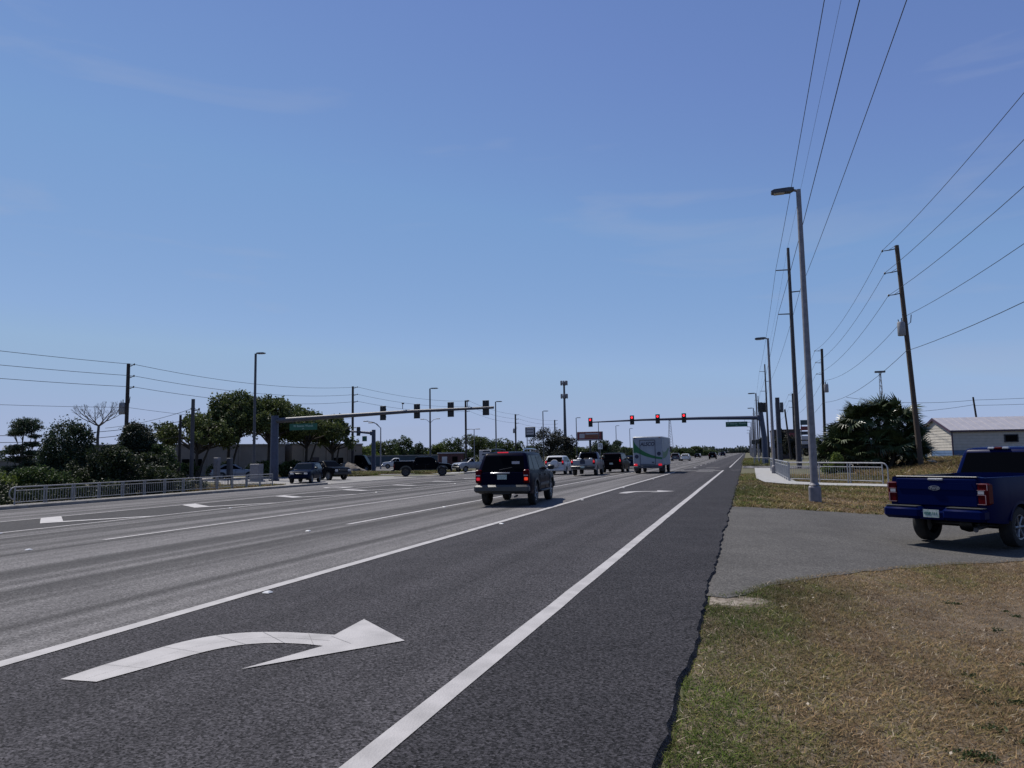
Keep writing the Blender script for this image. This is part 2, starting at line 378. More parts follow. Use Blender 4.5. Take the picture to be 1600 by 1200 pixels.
# turn lane and shoulder: newer, darker overlay with a ragged right edge standing a little proud of the driveway
b = MB(); yy = span(-20, 2, 11) + list(np.arange(2.2, 34, 0.16)) + span(34.2, 75, 60) + [90, 120, 200, 400, 800, 1500, 4000]
er = [EDGE + 0.018 * math.sin(y * 1.1) + 0.014 * math.sin(y * 2.9 + 1) + random.uniform(-.022, .022) for y in yy]
vs = []
for y, e in zip(yy, er): vs += [(LT, y, 0.003), (LE, y, 0.004), (e - 0.02, y, 0.004), (e + 0.02, y, -0.06)]
fs = []
for j in range(len(yy) - 1):
    for i in range(3): fs.append((j * 4 + i, j * 4 + i + 1, j * 4 + i + 5, j * 4 + i + 4))
b.add(vs, fs); b.m = [0 if k % 3 == 0 else 1 for k in range(len(fs))]; tag(b.build('turn_lane', ['asphalt_dark', 'asphalt_shoulder']), kind='structure')

def drape(name, poly, m, dz, sub_n=1):
    """polygon laid on the land, cut into a grid of small cells so that it follows the slope"""
    import bmesh
    bm = bmesh.new(); vv = [bm.verts.new((x, y, 0)) for x, y in poly]; bm.faces.new(vv)
    xs_ = [q[0] for q in poly]; ys_ = [q[1] for q in poly]
    for k in range(1, sub_n):
        x = min(xs_) + (max(xs_) - min(xs_)) * k / sub_n
        bmesh.ops.bisect_plane(bm, geom=bm.verts[:] + bm.edges[:] + bm.faces[:], plane_co=(x, 0, 0), plane_no=(1, 0, 0))
        y = min(ys_) + (max(ys_) - min(ys_)) * k / sub_n
        bmesh.ops.bisect_plane(bm, geom=bm.verts[:] + bm.edges[:] + bm.faces[:], plane_co=(0, y, 0), plane_no=(0, 1, 0))
    for v in bm.verts: v.co.z = zt(v.co.x, v.co.y) + dz
    bmesh.ops.recalc_face_normals(bm, faces=bm.faces)
    for f in bm.faces:
        if f.normal.z < 0: f.normal_flip()
    me = bpy.data.meshes.new(name); bm.to_mesh(me); bm.free(); me.materials.append(MATS[m])
    o = bpy.data.objects.new(name, me); COL.objects.link(o)
    return tag(o, kind='structure')

def jag(poly, step=0.25, amp=0.05, keep=()):
    out = []
    for i in range(len(poly)):
        a, c = Vector(poly[i]), Vector(poly[(i + 1) % len(poly)]); n = max(1, int((c - a).length / step))
        if i in keep: out.append(tuple(a)); continue
        for k in range(n):
            p = a.lerp(c, k / n)
            out.append((p.x + random.uniform(-amp, amp), p.y + random.uniform(-amp, amp)))
    return out
sheet('verge', [-.47] + span(-.3, 11, 56), span(0, 9, 18) + span(9.25, 46, 147), 'earth_verge', -0.041)
DR_LOW = [(-0.56, 9.22), (-0.29, 9.1), (-0.11, 9.35), (0.19, 10.05), (0.61, 10.74), (1.28, 11.82), (2.18, 13.17), (3.46, 14.79), (4.68, 15.65), (7.0, 16.9), (11, 18), (26, 20)]
DR_TOP = [(26, 27), (12, 25.2), (5.91, 24.93), (4.3, 25.39), (2.85, 25.31), (1.5, 24.46), (0.56, 23.9), (-0.56, 24.12)]
drape('driveway', jag(DR_LOW + DR_TOP, 0.3, 0.035, keep=(11, 19)), 'asphalt_drive', -0.031, 64)
drape('sand_patch', [(-0.42 + 0.55 * math.cos(t) * (1 + .25 * math.sin(3 * t)), 8.95 + 0.36 * math.sin(t) * (1 + .3 * math.sin(2 * t + 1))) if -0.42 + 0.55 * math.cos(t) > -0.47 else (-0.47, 8.95 + 0.36 * math.sin(t)) for t in span(0, 6.1, 26)], 'sand', -0.0385, 6)
for cx, cy, rr_ in ((1.80, 5.15, .22), (1.98, 6.2, .16), (2.55, 7.6, .24)):
    drape('sand_patch', [(cx + rr_ * 1.5 * math.cos(t) * random.uniform(.6, 1.15), cy + rr_ * math.sin(t) * random.uniform(.6, 1.15)) for t in span(0, 6.0, 22)], 'sand', -0.0385, 4)
drape('sidewalk', [(6.9, 38.2), (6.9, 40.9), (4.4, 42.4), (2.6, 44.2), (2.35, 53), (2.3, 68), (2.6, 79.5), (0.75, 79.5), (0.62, 63), (0.54, 48.3), (0.9, 42.6), (1.99, 40.5), (3.97, 39.8)], 'concrete', 0.03, 16)
drape('cross_street', [(-0.42, 80), (6, 79), (30, 80), (120, 82), (120, 95), (30, 94), (6, 94), (-0.42, 93)], 'asphalt_old', -0.012, 14)
drape('side_street', [(KERB - 0.01, 52), (-34, 50.5), (-41, 51), (-46, 57), (-58, 62.5), (-90, 64), (-160, 66), (-160, 78), (-90, 76), (-60, 74), (-47, 72.5), (-40, 72), (-34, 74), (KERB - 0.01, 79)], 'apron', -0.012, 12)
drape('parking_lot', [(-44, 92), (-150, 92), (-150, 150), (-44, 150)], 'asphalt_old', -0.016, 6)
drape('far_sidewalk', [(-38, 80), (-45, 79), (-60, 82), (-60, 83.6), (-45, 80.8), (-38, 82)], 'concrete', -0.008, 3)
drape('verge_path', [(-33, 82), (-36, 82), (-36, 190), (-33, 190)], 'concrete', -0.012, 3)
drape('gravel_path', [(KERB - .25, -10), (KERB - .25, 49), (-32.6, 49.6), (-32.6, -10)], 'concrete_old', 0.10, 4)

# kerb on the left
def kerb(ya, yb, label_y):
    b = MB(); n = max(1, int((yb - ya) / 3.0))
    for k in range(n):
        y0 = ya + (yb - ya) * k / n; y1 = ya + (yb - ya) * (k + 1) / n
        b.bbox((KERB - 0.14, (y0 + y1) / 2, zt(KERB, y0) + 0.03), (0.26, y1 - y0 - 0.015, 0.24), 0.03)
    return tag(b.build('kerb', 'concrete_old'), kind='structure')
kerb(-12, 50.5, 0); kerb(80, 240, 0)
tag(MB().bbox((KERB - 0.2, 64.5, zt(KERB, 0) + 0.005), (0.35, 26, 0.05), 0.01).build('gutter', 'concrete_old'), kind='structure')
# seams: dark joint along the turn lane and along the left gutter
# ------------------------------------------------------------------ painted markings
def flat(name, poly, m='paint_white', dz=0.008, sub_n=1):
    b = MB(); vs = [(x, y, zt(x, y) + dz) for x, y in poly]; b.add(vs, [tuple(range(len(vs)))])
    return tag(b.build(name, m), kind='structure')
def stripe(name, x, ya, yb, w=0.15, m='paint_white', dz=0.009):
    ys = [ya]; 
    while ys[-1] < yb: ys.append(min(yb, ys[-1] + max(1.0, 0.05 * max(0, ys[-1]))))
    b = MB(); vs = []
    for y in ys:
        j = random.uniform(-.006, .006)
        vs += [(x - w / 2 + j, y, zt(x - w / 2, y) + dz), (x + w / 2 + j, y, zt(x + w / 2, y) + dz)]
    b.add(vs, [(2 * i, 2 * i + 1, 2 * i + 3, 2 * i + 2) for i in range(len(ys) - 1)])
    return tag(b.build(name, m), kind='structure')
stripe('edge_line', LE, -5, 70.5, 0.17); stripe('edge_line', -1.75, 83, 900, 0.16)
stripe('lane_line', LT, -5, 66, 0.17); stripe('lane_line', LD1, 16.6, 66, 0.15); stripe('lane_line', LD2, 13.0, 64, 0.15)
stripe('lane_line', LL3, -5, 64, 0.16); stripe('lane_line', LL4, -5, 66, 0.16)
stripe('lane_line', LD1, 4.4, 7.4, .15); stripe('lane_line', LD2, 1, 4, .15)
for y in range(84, 420, 12):
    for x in (LT + .4, LD1, LD2): stripe('lane_dash', x, y, y + 3.2, 0.15)
stripe('lane_line', LL3, 84, 700, 0.15)
flat('stop_bar', [(LT + .2, 69.6), (LE - .2, 69.6), (LE - .2, 70.2), (LT + .2, 70.2)], 'paint_worn')
for x0, x1, y0, y1 in ((-1.35, -0.62, 71.0, 71.35), (-7.3, -5.7, 72.2, 72.9), (-4.4, -2.9, 72.4, 73.2), (-10.5, -8.9, 72, 72.8), (-13.5, -12, 72, 72.8), (-4.2, -2.8, 66.2, 66.8), (-6.5, -5, 82.5, 83.1), (-4.2, -2.8, 82.6, 83.2)):
    flat('crosswalk_mark', [(x0, y0), (x1, y0), (x1, y1), (x0, y1)], 'paint_worn', 0.010)
# right-turn arrow: curved shaft and barbed head
def turn_arrow(dx, dy, s=1.0, flip=1):
    inner = [(-4.73, 4.53), (-4.66, 4.85), (-4.60, 5.15), (-4.52, 5.48), (-4.38, 5.72), (-4.15, 5.86), (-3.84, 5.90), (-3.62, 5.88)]
    outer = [(-5.06, 4.51), (-5.06, 4.85), (-5.04, 5.18), (-5.00, 5.58), (-4.88, 5.92), (-4.62, 6.15), (-4.25, 6.25), (-3.72, 6.27)]
    def smooth_(P):
        out = []
        for i in range(len(P) - 1):
            p0, p1, p2, p3 = P[max(0, i - 1)], P[i], P[i + 1], P[min(len(P) - 1, i + 2)]
            for k in range(5):
                t = k / 5; out.append(tuple(.5 * (2 * p1[c] + (p2[c] - p0[c]) * t + (2 * p0[c] - 5 * p1[c] + 4 * p2[c] - p3[c]) * t * t + (3 * p1[c] - p0[c] - 3 * p2[c] + p3[c]) * t ** 3) for c in (0, 1)))
        return out + [P[-1]]
    inner, outer = smooth_(inner), smooth_(outer)
    b = MB(); tr = lambda q: (dx + (q[0] + 4.0) * s * flip, dy + (q[1] - 5.5) * s, 0.0)
    def z(q): return (q[0], q[1], zt(q[0], q[1]) + 0.010)
    vs = []
    for a, c in zip(inner, outer): vs += [z(tr(a)), z(tr(c))]
    b.add(vs, [(2 * i, 2 * i + 1, 2 * i + 3, 2 * i + 2) for i in range(len(inner) - 1)])
    shaft = b.build('arrow_shaft', 'paint_white')
    h = MB(); h.add([z(tr(q)) for q in ((-3.87, 5.08), (-3.0, 6.22), (-3.80, 6.93), (-3.74, 6.27), (-3.62, 5.88))], [(0, 1, 4), (4, 1, 3), (3, 1, 2)])
    for v in range(len(h.v)): h.v[v] = (h.v[v][0], h.v[v][1], h.v[v][2] + 0.002)
    head = h.build('arrow_head', 'paint_white')
    for o in (shaft, head): tag(o, kind='structure')
    if s == 1.0 and flip == 1:
        # fine cracks between the thermoplastic sheets
        c = MB()
        mid = [((a[0] * .55 + q[0] * .45), (a[1] * .55 + q[1] * .45)) for a, q in zip(inner, outer)]
        for i in range(1, len(mid) - 1):
            a, q = tr(mid[i]), tr(mid[i + 1]); c.add([(a[0], a[1], .0128), (q[0], q[1], .0128), (q[0], q[1] + .004, .0128), (a[0] + .003, a[1] + .004, .0128)], [(0, 1, 2, 3)])
        for i in (6, 14, 21, 27, 32):
            a, q = tr(inner[i]), tr(outer[i]); c.add([(a[0], a[1], .0129), (q[0], q[1], .0129), (q[0] + .003, q[1] + .003, .0129), (a[0] + .003, a[1] + .003, .0129)], [(0, 1, 2, 3)])
        a, q = tr((-3.74, 6.2)), tr((-3.42, 6.0)); c.add([(a[0], a[1], .0150), (q[0], q[1], .0150), (q[0], q[1] + .005, .0150), (a[0], a[1] + .005, .0150)], [(0, 1, 2, 3)])
        tag(c.build('paint_crack', 'crack'), kind='structure')
turn_arrow(-4.0, 5.5)
turn_arrow(-4.05, 32.1, 1.05)
turn_arrow(-26.6, 44.2, 1.4, -1)
# chevrons of the painted median
k = 0
for y in [4.6, 11.3, 17.9, 24.6, 31.2, 37.8, 44.4, 51.0, 57.6]:
    ap = -20.75
    p = [(ap, y - 0.35), (LL3 - .1, y + 1.75), (LL3 - .1, y + 2.25), (ap + .05, y + 0.42), (LL4 + .1, y + 2.55), (LL4 + .1, y + 1.75)]
    b = MB(); b.add([(x, q, zt(x, q) + 0.010) for x, q in p], [(0, 1, 2, 3), (0, 3, 4, 5)]); tag(b.build('median_chevron', 'paint_white'), kind='structure')
# raised pavement reflectors
i = 0
rp_mesh = MB().box((0, 0, 0.009), (0.10, 0.10, 0.018), taper=0.6).build('pavement_reflector', 'reflector')
spots = [(LT + .22, 8.0), (LT + .22, 17.2), (LD1 - .02, 14.9), (LD2, 11.2), (LD1 + .1, 22.6), (LT + .22, 26.5), (LL3 + .2, 14.5), (LL3 + .2, 23.5), (LL3 + .2, 35), (LL3 + .2, 46), (LL4 + .2, 13), (LD1, 31), (LT + .22, 36), (LT + .22, 48)]
for i, (x, y) in enumerate(spots):
    o = rp_mesh if i == 0 else inst(rp_mesh)
    o.location = (x, y, zt(x, y) + 0.012)
    lb_ = 'the solid line of the right turn lane' if x > LT - .5 else ('the lane line left of the navy SUV' if x > LD1 - .5 else ('the line of the lane next to the hatched median' if x > LL3 - .1 and x < LD2 - .5 else ('the second lane line' if x > LD2 - .5 else 'the far edge of the hatched median')))
    tag(o, 'small white raised reflector beside ' + lb_, 'reflector', 'raised reflectors beside ' + lb_)

# ------------------------------------------------------------------ vehicles
def lerp_tab(tab, x):
    if x <= tab[0][0]: return tab[0][1]
    for (a, p), (c, q) in zip(tab, tab[1:]):
        if x <= c: return p + (q - p) * (x - a) / (c - a)
    return tab[-1][1]
WF = [(0, .955), (.15, .985), (.4, 1.0), (.62, .998), (.85, .975), (1, .945)]
def wheel_parts(parent, x, y, R, tw, rim, spokes=5, rim_r=0.62):
    w = sub('wheel', parent, (x, y, R)); sg = 1 if x > 0 else -1
    t = MB(); h = tw / 2; ri = R * rim_r
    t.lathe([(ri, -h * .9), (R * .8, -h), (R * .94, -h * .93), (R, -h * .7), (R, h * .7), (R * .94, h * .93), (R * .8, h), (ri, h * .9), (ri * .97, 0), (ri, -h * .9)], 26, 'x')
    t.build('tyre', 'tyre', w, smooth=True)
    r = MB()
    o_ = sg * h * .72
    r.lathe([(ri, o_ + sg * .02), (ri * .9, o_ + sg * .015), (ri * .86, o_ - sg * .05), (ri * .86, o_ - sg * .10), (0.001, o_ - sg * .10)], 22, 'x')
    for k in range(spokes):
        a = 2 * math.pi * k / spokes
        c0 = Vector((o_ - sg * .02, math.cos(a) * ri * .12, math.sin(a) * ri * .12)); c1 = Vector((o_ + sg * .005, math.cos(a) * ri * .9, math.sin(a) * ri * .9))
        r.tube([c0, c0.lerp(c1, .5), c1], [ri * .13, ri * .10, ri * .12], 6)
    r.lathe([(0.001, o_ + sg * .02), (ri * .2, o_ + sg * .01), (ri * .24, o_ - sg * .06)], 14, 'x')
    r.build('rim', rim, w, smooth=True)
    return w

def vehicle(name, label, cat, loc, az, S, group=None):
    L, W, zs, R = S['L'], S['W'], S['zs'], S['R']; paint = S['paint']; yr, yf = S['yr'], S['yf']
    root = thing(name, label, cat, loc, -math.radians(az), group)
    top = S['top']; Ra = R * S.get('arch', 1.17); bed = S.get('bed'); re_ = S.get('re', 0.55); ee = S.get('ee', 0.14)
    ys = set(span(-L / 2, L / 2, 26)) | {t[0] for t in top} | {-L / 2 + .02, -L / 2 + .06, L / 2 - .03, L / 2 - .08}
    for yc in (yr, yf):
        ys |= {yc - Ra * 1.001, yc + Ra * 1.001} | {yc + Ra * math.sin(a) for a in span(-1.55, 1.55, 14)}
    if bed: ys |= {bed[0] - .005, bed[0], bed[1], bed[1] + .005}
    ys = sorted(y for y in ys if -L / 2 <= y <= L / 2)
    def zlow(y):
        z = zs + S.get('over', .1) * max(0, (abs(y) - (L / 2 - .6)) / .6)
        for yc in (yr, yf):
            if abs(y - yc) < Ra: z = max(z, R + math.sqrt(Ra * Ra - (y - yc) ** 2))
        return z
    def hw(y):
        k = max(0, (abs(y) - (L / 2 - re_)) / re_); return W / 2 * (1 - ee * k ** 2.2)
    body = MB(); rings = []
    for y in ys:
        zl, zt_, w = zlow(y), lerp_tab(top, y), hw(y); zl = min(zl, zt_ - .08)
        h = [(0, zl), (w * .84, zl)]
        for fr in (0, .1, .28, .5, .72, .9, 1):
            z = zl + (zt_ - zl) * fr; h.append((w * lerp_tab(WF, (z - zs) / max(.05, zt_ - zs)), z))
        wt_ = w * WF[-1][1]
        if bed and bed[0] <= y <= bed[1]: h += [(wt_ - .03, zt_ + .006), (wt_ - .10, zt_ + .004), (wt_ - .105, bed[2]), (0, bed[2])]
        else:
            cr = S.get('crown', 1.0)
            h += [(wt_ * .95, zt_ + .016 * cr), (wt_ * .85, zt_ + .03 * cr), (wt_ * .45, zt_ + .045 * cr), (0, zt_ + .05 * cr)]
        full = [(x, y, z) for x, z in h] + [(-x, y, z) for x, z in reversed(h[1:-1])]
        rings.append(full)
    n = len(rings[0]); vs = [q for r in rings for q in r]; fs = []; mi = []
    for a in range(len(rings) - 1):
        for k in range(n):
            j = (k + 1) % n; fs.append((a * n + k, a * n + j, a * n + n + j, a * n + n + k))
            mi.append(1 if k in (0, 1, n - 1, n - 2) else (2 if bed and k in (10, 11, 12, 13, 14) and bed[0] - .01 <= ys[a] < bed[1] else 0))
    fs += [tuple(range(n)), tuple(range((len(rings) - 1) * n, len(rings) * n))]; mi += [0, 0]
    body.v = vs; body.f = fs; body.m = mi
    body.build('body', [paint, 'black_plastic', 'black_plastic'], root, smooth=True)
    # inner chassis block so that one cannot look straight through the wheel wells
    MB().box((0, (yr + yf) / 2, zs + .13), (W * .62, (yf - yr) + .9, .22)).build('chassis', 'black_plastic', root)
    # cabin
    c = S['cabin']; N = 6
    def lim(t):
        w = c['wb'] + (c['wt'] - c['wb']) * max(t, -.1)
        return w, c['yrb'] + (c['yrt'] - c['yrb']) * t, c['yfb'] + (c['yft'] - c['yfb']) * t, c['zb'] + (c['zr'] - c['zb']) * t
    def section(t, ins, z=None):
        w, a, f, zz = lim(min(t, 1)); w -= ins; a += ins; f -= ins; zz = zz if z is None else z; P = []
        for (cx, cy, a0, rr) in ((w, f, 0, c.get('rf', .22)), (-w, f, 90, c.get('rf', .22)), (-w, a, 180, c.get('rr', .10)), (w, a, 270, c.get('rr', .10))):
            rr = min(rr, w * .8); ox = cx - math.copysign(rr, cx); oy = cy - (rr if cy == f else -rr)
            for k in range(N):
                th = math.radians(a0 + 90 * k / (N - 1)); P.append((ox + rr * math.cos(th), oy + rr * math.sin(th), zz))
        return P
    lv = [section(t, i) for t, i in ((-.06, 0), (0, 0), (.3, 0), (.6, 0), (.85, 0), (.95, .012), (1, .045))]
    zr = c['zr']; lv += [section(1, .13, zr + .022), section(1, .3, zr + .038), section(1, min(c['wt'] * .75, .55), zr + .046)]
    n = len(lv[0]); vs = [q for r in lv for q in r]; fs = []
    for a in range(len(lv) - 1):
        for k in range(n): j = (k + 1) % n; fs.append((a * n + k, a * n + j, a * n + n + j, a * n + n + k))
    fs.append(tuple(range((len(lv) - 1) * n, len(lv) * n)))
    cb = MB().add(vs, fs).build('cabin', S.get('cabin_paint', paint), root, smooth=True)
    glass = S.get('glass', 'glass_dark')
    for poly in c['side']:
        for sg in (1, -1):
            def f_(off):
                def g(s_, t_):
                    w, a, f, z = lim(t_); return (sg * (w + off), a + (f - a) * s_, z)
                return g
            MB().prism(poly, f_(-.01), f_(.006)).build('side_window', glass, cb)
    for nm, key, back in (('rear_window', 'rear', True), ('windshield', 'front', False)):
        if key in c:
            def f_(off):
                def g(u_, t_):
                    w, a, f, z = lim(t_); return (u_ * w, (a - off) if back else (f + off), z)
                return g
            MB().prism(c[key], f_(-.01), f_(.006)).build(nm, glass, cb)
    tw = S.get('tw', .24); tx = W / 2 - tw / 2 - S.get('tin', .02)
    for y in (yr, yf):
        for sg in (-1, 1): wheel_parts(root, sg * tx, y, R, tw, S.get('rim', 'rim_alloy'), S.get('spokes', 5))
    # door seams, handles, mirrors
    for y in S.get('seams', []):
        for sg in (-1, 1):
            zt_ = lerp_tab(top, y); MB().box((sg * (hw(y) * .995), y, (zs + zt_) / 2 + .05), (.012, .012, (zt_ - zs) * .8)).build('door_seam', 'black_plastic', root)
    for y in S.get('handles', []):
        for sg in (-1, 1): MB().bbox((sg * (hw(y) * .985 + .012), y, lerp_tab(top, y) - .12), (.04, .2, .035), .012).build('door_handle', S.get('handle_mat', 'black_plastic'), root)
    my = S.get('mirror')
    if my:
        for sg in (-1, 1):
            MB().bbox((sg * (W / 2 + .10), my[0], my[1]), (.24, .12, my[2]), .04).tube([(sg * (W / 2 - .12), my[0], my[1] - .05), (sg * (W / 2 + .04), my[0], my[1] - .02)], .03, 6).build('side_mirror', 'black_plastic', root, smooth=True)
    return root

def lamp(root, name, m, c, d, b=.03): return MB().bbox(c, d, b).build(name, m, root, smooth=True)
def plate(root, y, z, m='plate_white', w=.31, txt=None):
    p_ = MB().box((0, y, z), (w, .012, .155)).build('licence_plate', m, root)
    if txt: lettering(txt, .085, 'plate_green', p_, (0, y - .0075, z - .005), (math.pi / 2, 0, 0))
    return p_
def flare(root, x, y, R, r1, r2, m, zmin, name='fender_flare'):
    b = MB(); sg = 1 if x > 0 else -1; P = []
    a0 = math.asin(max(-1, min(.99, (zmin - R) / r1)))
    for a in span(a0, math.pi - a0, 14):
        P.append([(x, y + r1 * math.cos(a), R + r1 * math.sin(a)), (x + sg * .035, y + r1 * math.cos(a), R + r1 * math.sin(a)), (x + sg * .03, y + r2 * math.cos(a), R + r2 * math.sin(a)), (x - sg * .01, y + r2 * math.cos(a), R + r2 * math.sin(a))])
    vs = [q for r in P for q in r]; fs = []
    for i in range(len(P) - 1):
        for k in range(4): j = (k + 1) % 4; fs.append((i * 4 + k, i * 4 + j, i * 4 + 4 + j, i * 4 + 4 + k))
    fs += [(0, 1, 2, 3), tuple(len(vs) - 4 + k for k in range(4))]
    return b.add(vs, fs).build(name, m, root, smooth=True)

# --- sport utility shapes
def suv_spec(paint, L=4.9, W=1.87, H=1.83, R=.385, **k):
    h = L / 2
    S = dict(L=L, W=W, zs=.36, R=R, paint=paint, yr=-h + .27 * L * .86, yf=h - .185 * L, over=.08,
             top=[(-h, 1.06), (-h + .25, 1.10), (h - 1.55, 1.10), (h - 1.3, 1.08), (h - .35, .99), (h - .08, .90), (h, .80)],
             cabin=dict(yrb=-h + .05, yrt=-h + .42, yfb=h - 1.28, yft=h - 2.05, wb=W / 2 * .945, wt=W / 2 * .76, zb=1.10, zr=H - .06, rr=.13,
                        side=[[(.055, .12), (.25, .10), (.235, .86), (.10, .86)], [(.275, .10), (.52, .10), (.53, .86), (.26, .86)], [(.545, .10), (.86, .10), (.80, .80), (.765, .86), (.555, .86)]],
                        rear=[(-.83, .04), (.83, .04), (.86, .84), (-.86, .84)], front=[(-.86, .06), (.86, .06), (.84, .90), (-.84, .90)]),
             seams=[h - 2.25, h - 1.35, h - 3.2], handles=[h - 2.15, h - 3.1], mirror=(h - 1.6, 1.22, .17), tw=.245)
    S.update(k); return S

def rear_basic(root, S, ztail=.92, zplate=.82, lit=True, tl_w=.2, tl_h=.38, bumper='trim_grey', bz=.52, bh=.2, third=True):
    L, W = S['L'], S['W']; h = L / 2
    bm = MB().bbox((0, -h - .02, bz), (W * .94, .26, bh), .05).build('rear_bumper', bumper, root, smooth=True)
    for sg in (-1, 1):
        tl = lamp(root, 'taillight', 'tail_red', (sg * (W / 2 * .86 - tl_w / 2 + .03), -h + .04, ztail), (tl_w, .16, tl_h), .03)
        if lit: MB().bbox((sg * (W / 2 * .86 - tl_w / 2 + .03), -h - .02, ztail + tl_h * .08), (tl_w * .8, .06, min(.2, tl_h * .5)), .02).build('brake_lamp', 'tail_lit', tl, smooth=True)
        MB().bbox((sg * W * .3, h + .0, .78), (.32, .12, .16), .04).build('headlight', 'lamp_clear', root, smooth=True)
    MB().bbox((0, h - .01, .55), (W * .9, .2, .22), .05).build('front_bumper', bumper, root, smooth=True)
    MB().bbox((0, h + .0, .76), (W * .34, .1, .16), .03).build('grille', 'black_plastic', root, smooth=True)
    plate(root, -h - .005 if zplate > bz + bh / 2 else -h - .16, zplate)
    if third:
        c = S['cabin']; MB().bbox((0, c['yrt'] - .0, c['zr'] - .05), (.34, .06, .035), .01).build('high_brake_light', 'tail_lit' if lit else 'tail_red', root)

# dark navy SUV in the lane ahead
S = suv_spec('pt_navy', L=4.91, W=1.87, H=1.80, yr=-1.36, yf=1.53, zs=.38, R=.39)
ex = vehicle('sport_utility_vehicle', 'dark navy SUV with grey lower trim, roof rails and lit brake lights', 'suv', (-7.79, 25.44, 0), -4.5, S)
h = S['L'] / 2; W = S['W']
MB().bbox((0, -h - .05, .585), (W * .98, .30, .25), .06).build('rear_bumper', 'trim_grey', ex, smooth=True)
MB().bbox((0, -h - .02, .47), (.62, .22, .14), .03).build('tow_cover', 'black_plastic', ex, smooth=True)
for sg in (-1, 1):
    tl = MB().bbox((sg * .80, -h + .04, .98), (.19, .16, .44), .03).build('taillight', 'tail_red', ex, smooth=True)
    MB().bbox((sg * .80, -h - .005, .90), (.15, .10, .13), .03).build('brake_lamp', 'tail_orange' if sg > 0 else 'tail_lit', tl, smooth=True)
    MB().bbox((sg * .80, -h - .005, 1.01), (.14, .10, .035), .01).build('reverse_lamp', 'lamp_clear', tl)
    rr = MB(); 
    rr.tube([(sg * .56, -1.75, 1.78), (sg * .575, -1.6, 1.86), (sg * .58, -.6, 1.875), (sg * .575, .35, 1.85), (sg * .57, .55, 1.77)], [.02, .026, .026, .026, .02], 8)
    rr.box((sg * .575, -.6, 1.82), (.04, .08, .09)); rr.build('roof_rail', 'chrome' if sg > 0 else 'black_plastic', ex, smooth=True)
    MB().bbox((sg * .93, .08, .44), (.13, 1.75, .06), .02).build('running_board', 'trim_grey', ex, smooth=True)
    MB().bbox((sg * .935, .08, .66), (.03, 1.7, .11), .012).build('door_cladding', 'trim_grey', ex, smooth=True)
    for y in (S['yr'], S['yf']): flare(ex, sg * .915, y, S['R'], S['R'] * 1.15, S['R'] * 1.36, 'trim_grey', .5)
    MB().bbox((sg * .55, h - .02, .80), (.36, .14, .2), .04).build('headlight', 'lamp_clear', ex, smooth=True)
MB().bbox((0, h, .56), (W * .95, .24, .26), .06).build('front_bumper', 'trim_grey', ex, smooth=True)
MB().bbox((-.06, -h - .025, 1.085), (.66, .07, .055), .015).build('tailgate_handle', 'pt_silver', ex, smooth=True)
plate(ex, -h - .03, .96, w=.32)
MB().bbox((-.05, -h + .36, 1.755), (.36, .07, .035), .01).build('high_brake_light', 'tail_lit', ex)
MB().box((.42, -h + .165, 1.42), (.26, .012, .085)).build('window_sticker', 'sign_pale', ex)
MB().tube([(-.1, -h + .06, 1.15), (-.1, -h + .02, 1.19), (.32, -h + .075, 1.27)], .012, 6).build('rear_wiper', 'black_plastic', ex)
MB().tube([(.4, -h + .4, .34), (.42, -h - .02, .33)], .035, 8).build('exhaust', 'galv_dark', ex)

# white SUV with a spare wheel on its tail door
S = suv_spec('pt_white', L=4.6, W=1.84, H=1.70, R=.35, zs=.32, yr=-1.32, yf=1.34)
rv = vehicle('sport_utility_vehicle', 'small white SUV with a white covered spare wheel on its back door', 'suv', (-16.1, 65.2, zt(-16.1, 65)), -3, S)
h = S['L'] / 2
rear_basic(rv, S, ztail=1.10, zplate=.62, tl_w=.16, tl_h=.42, bumper='pt_white', bz=.48, bh=.26, third=False)
sp = MB().lathe([(.001, -.13), (.30, -.13), (.345, -.10), (.36, 0), (.36, .12), (.001, .12)], 26, 'y', (.02, -h - .13, .98)).build('spare_wheel_cover', 'pt_white', rv, smooth=True)

# dark minivan ahead of the silver pickup
S = suv_spec('pt_maroon', L=5.0, W=1.95, H=1.76, R=.33, zs=.28)
S['cabin'].update(yrb=-2.44, yrt=-2.22, wt=.80)
mv = vehicle('minivan', 'dark minivan with square tail waiting ahead of the silver pickup', 'minivan', (-11.45, 68.0, 0), 0, S)
rear_basic(mv, S, ztail=1.02, zplate=.8, tl_w=.14, tl_h=.55, bumper='pt_maroon', bz=.48, bh=.24, third=False)

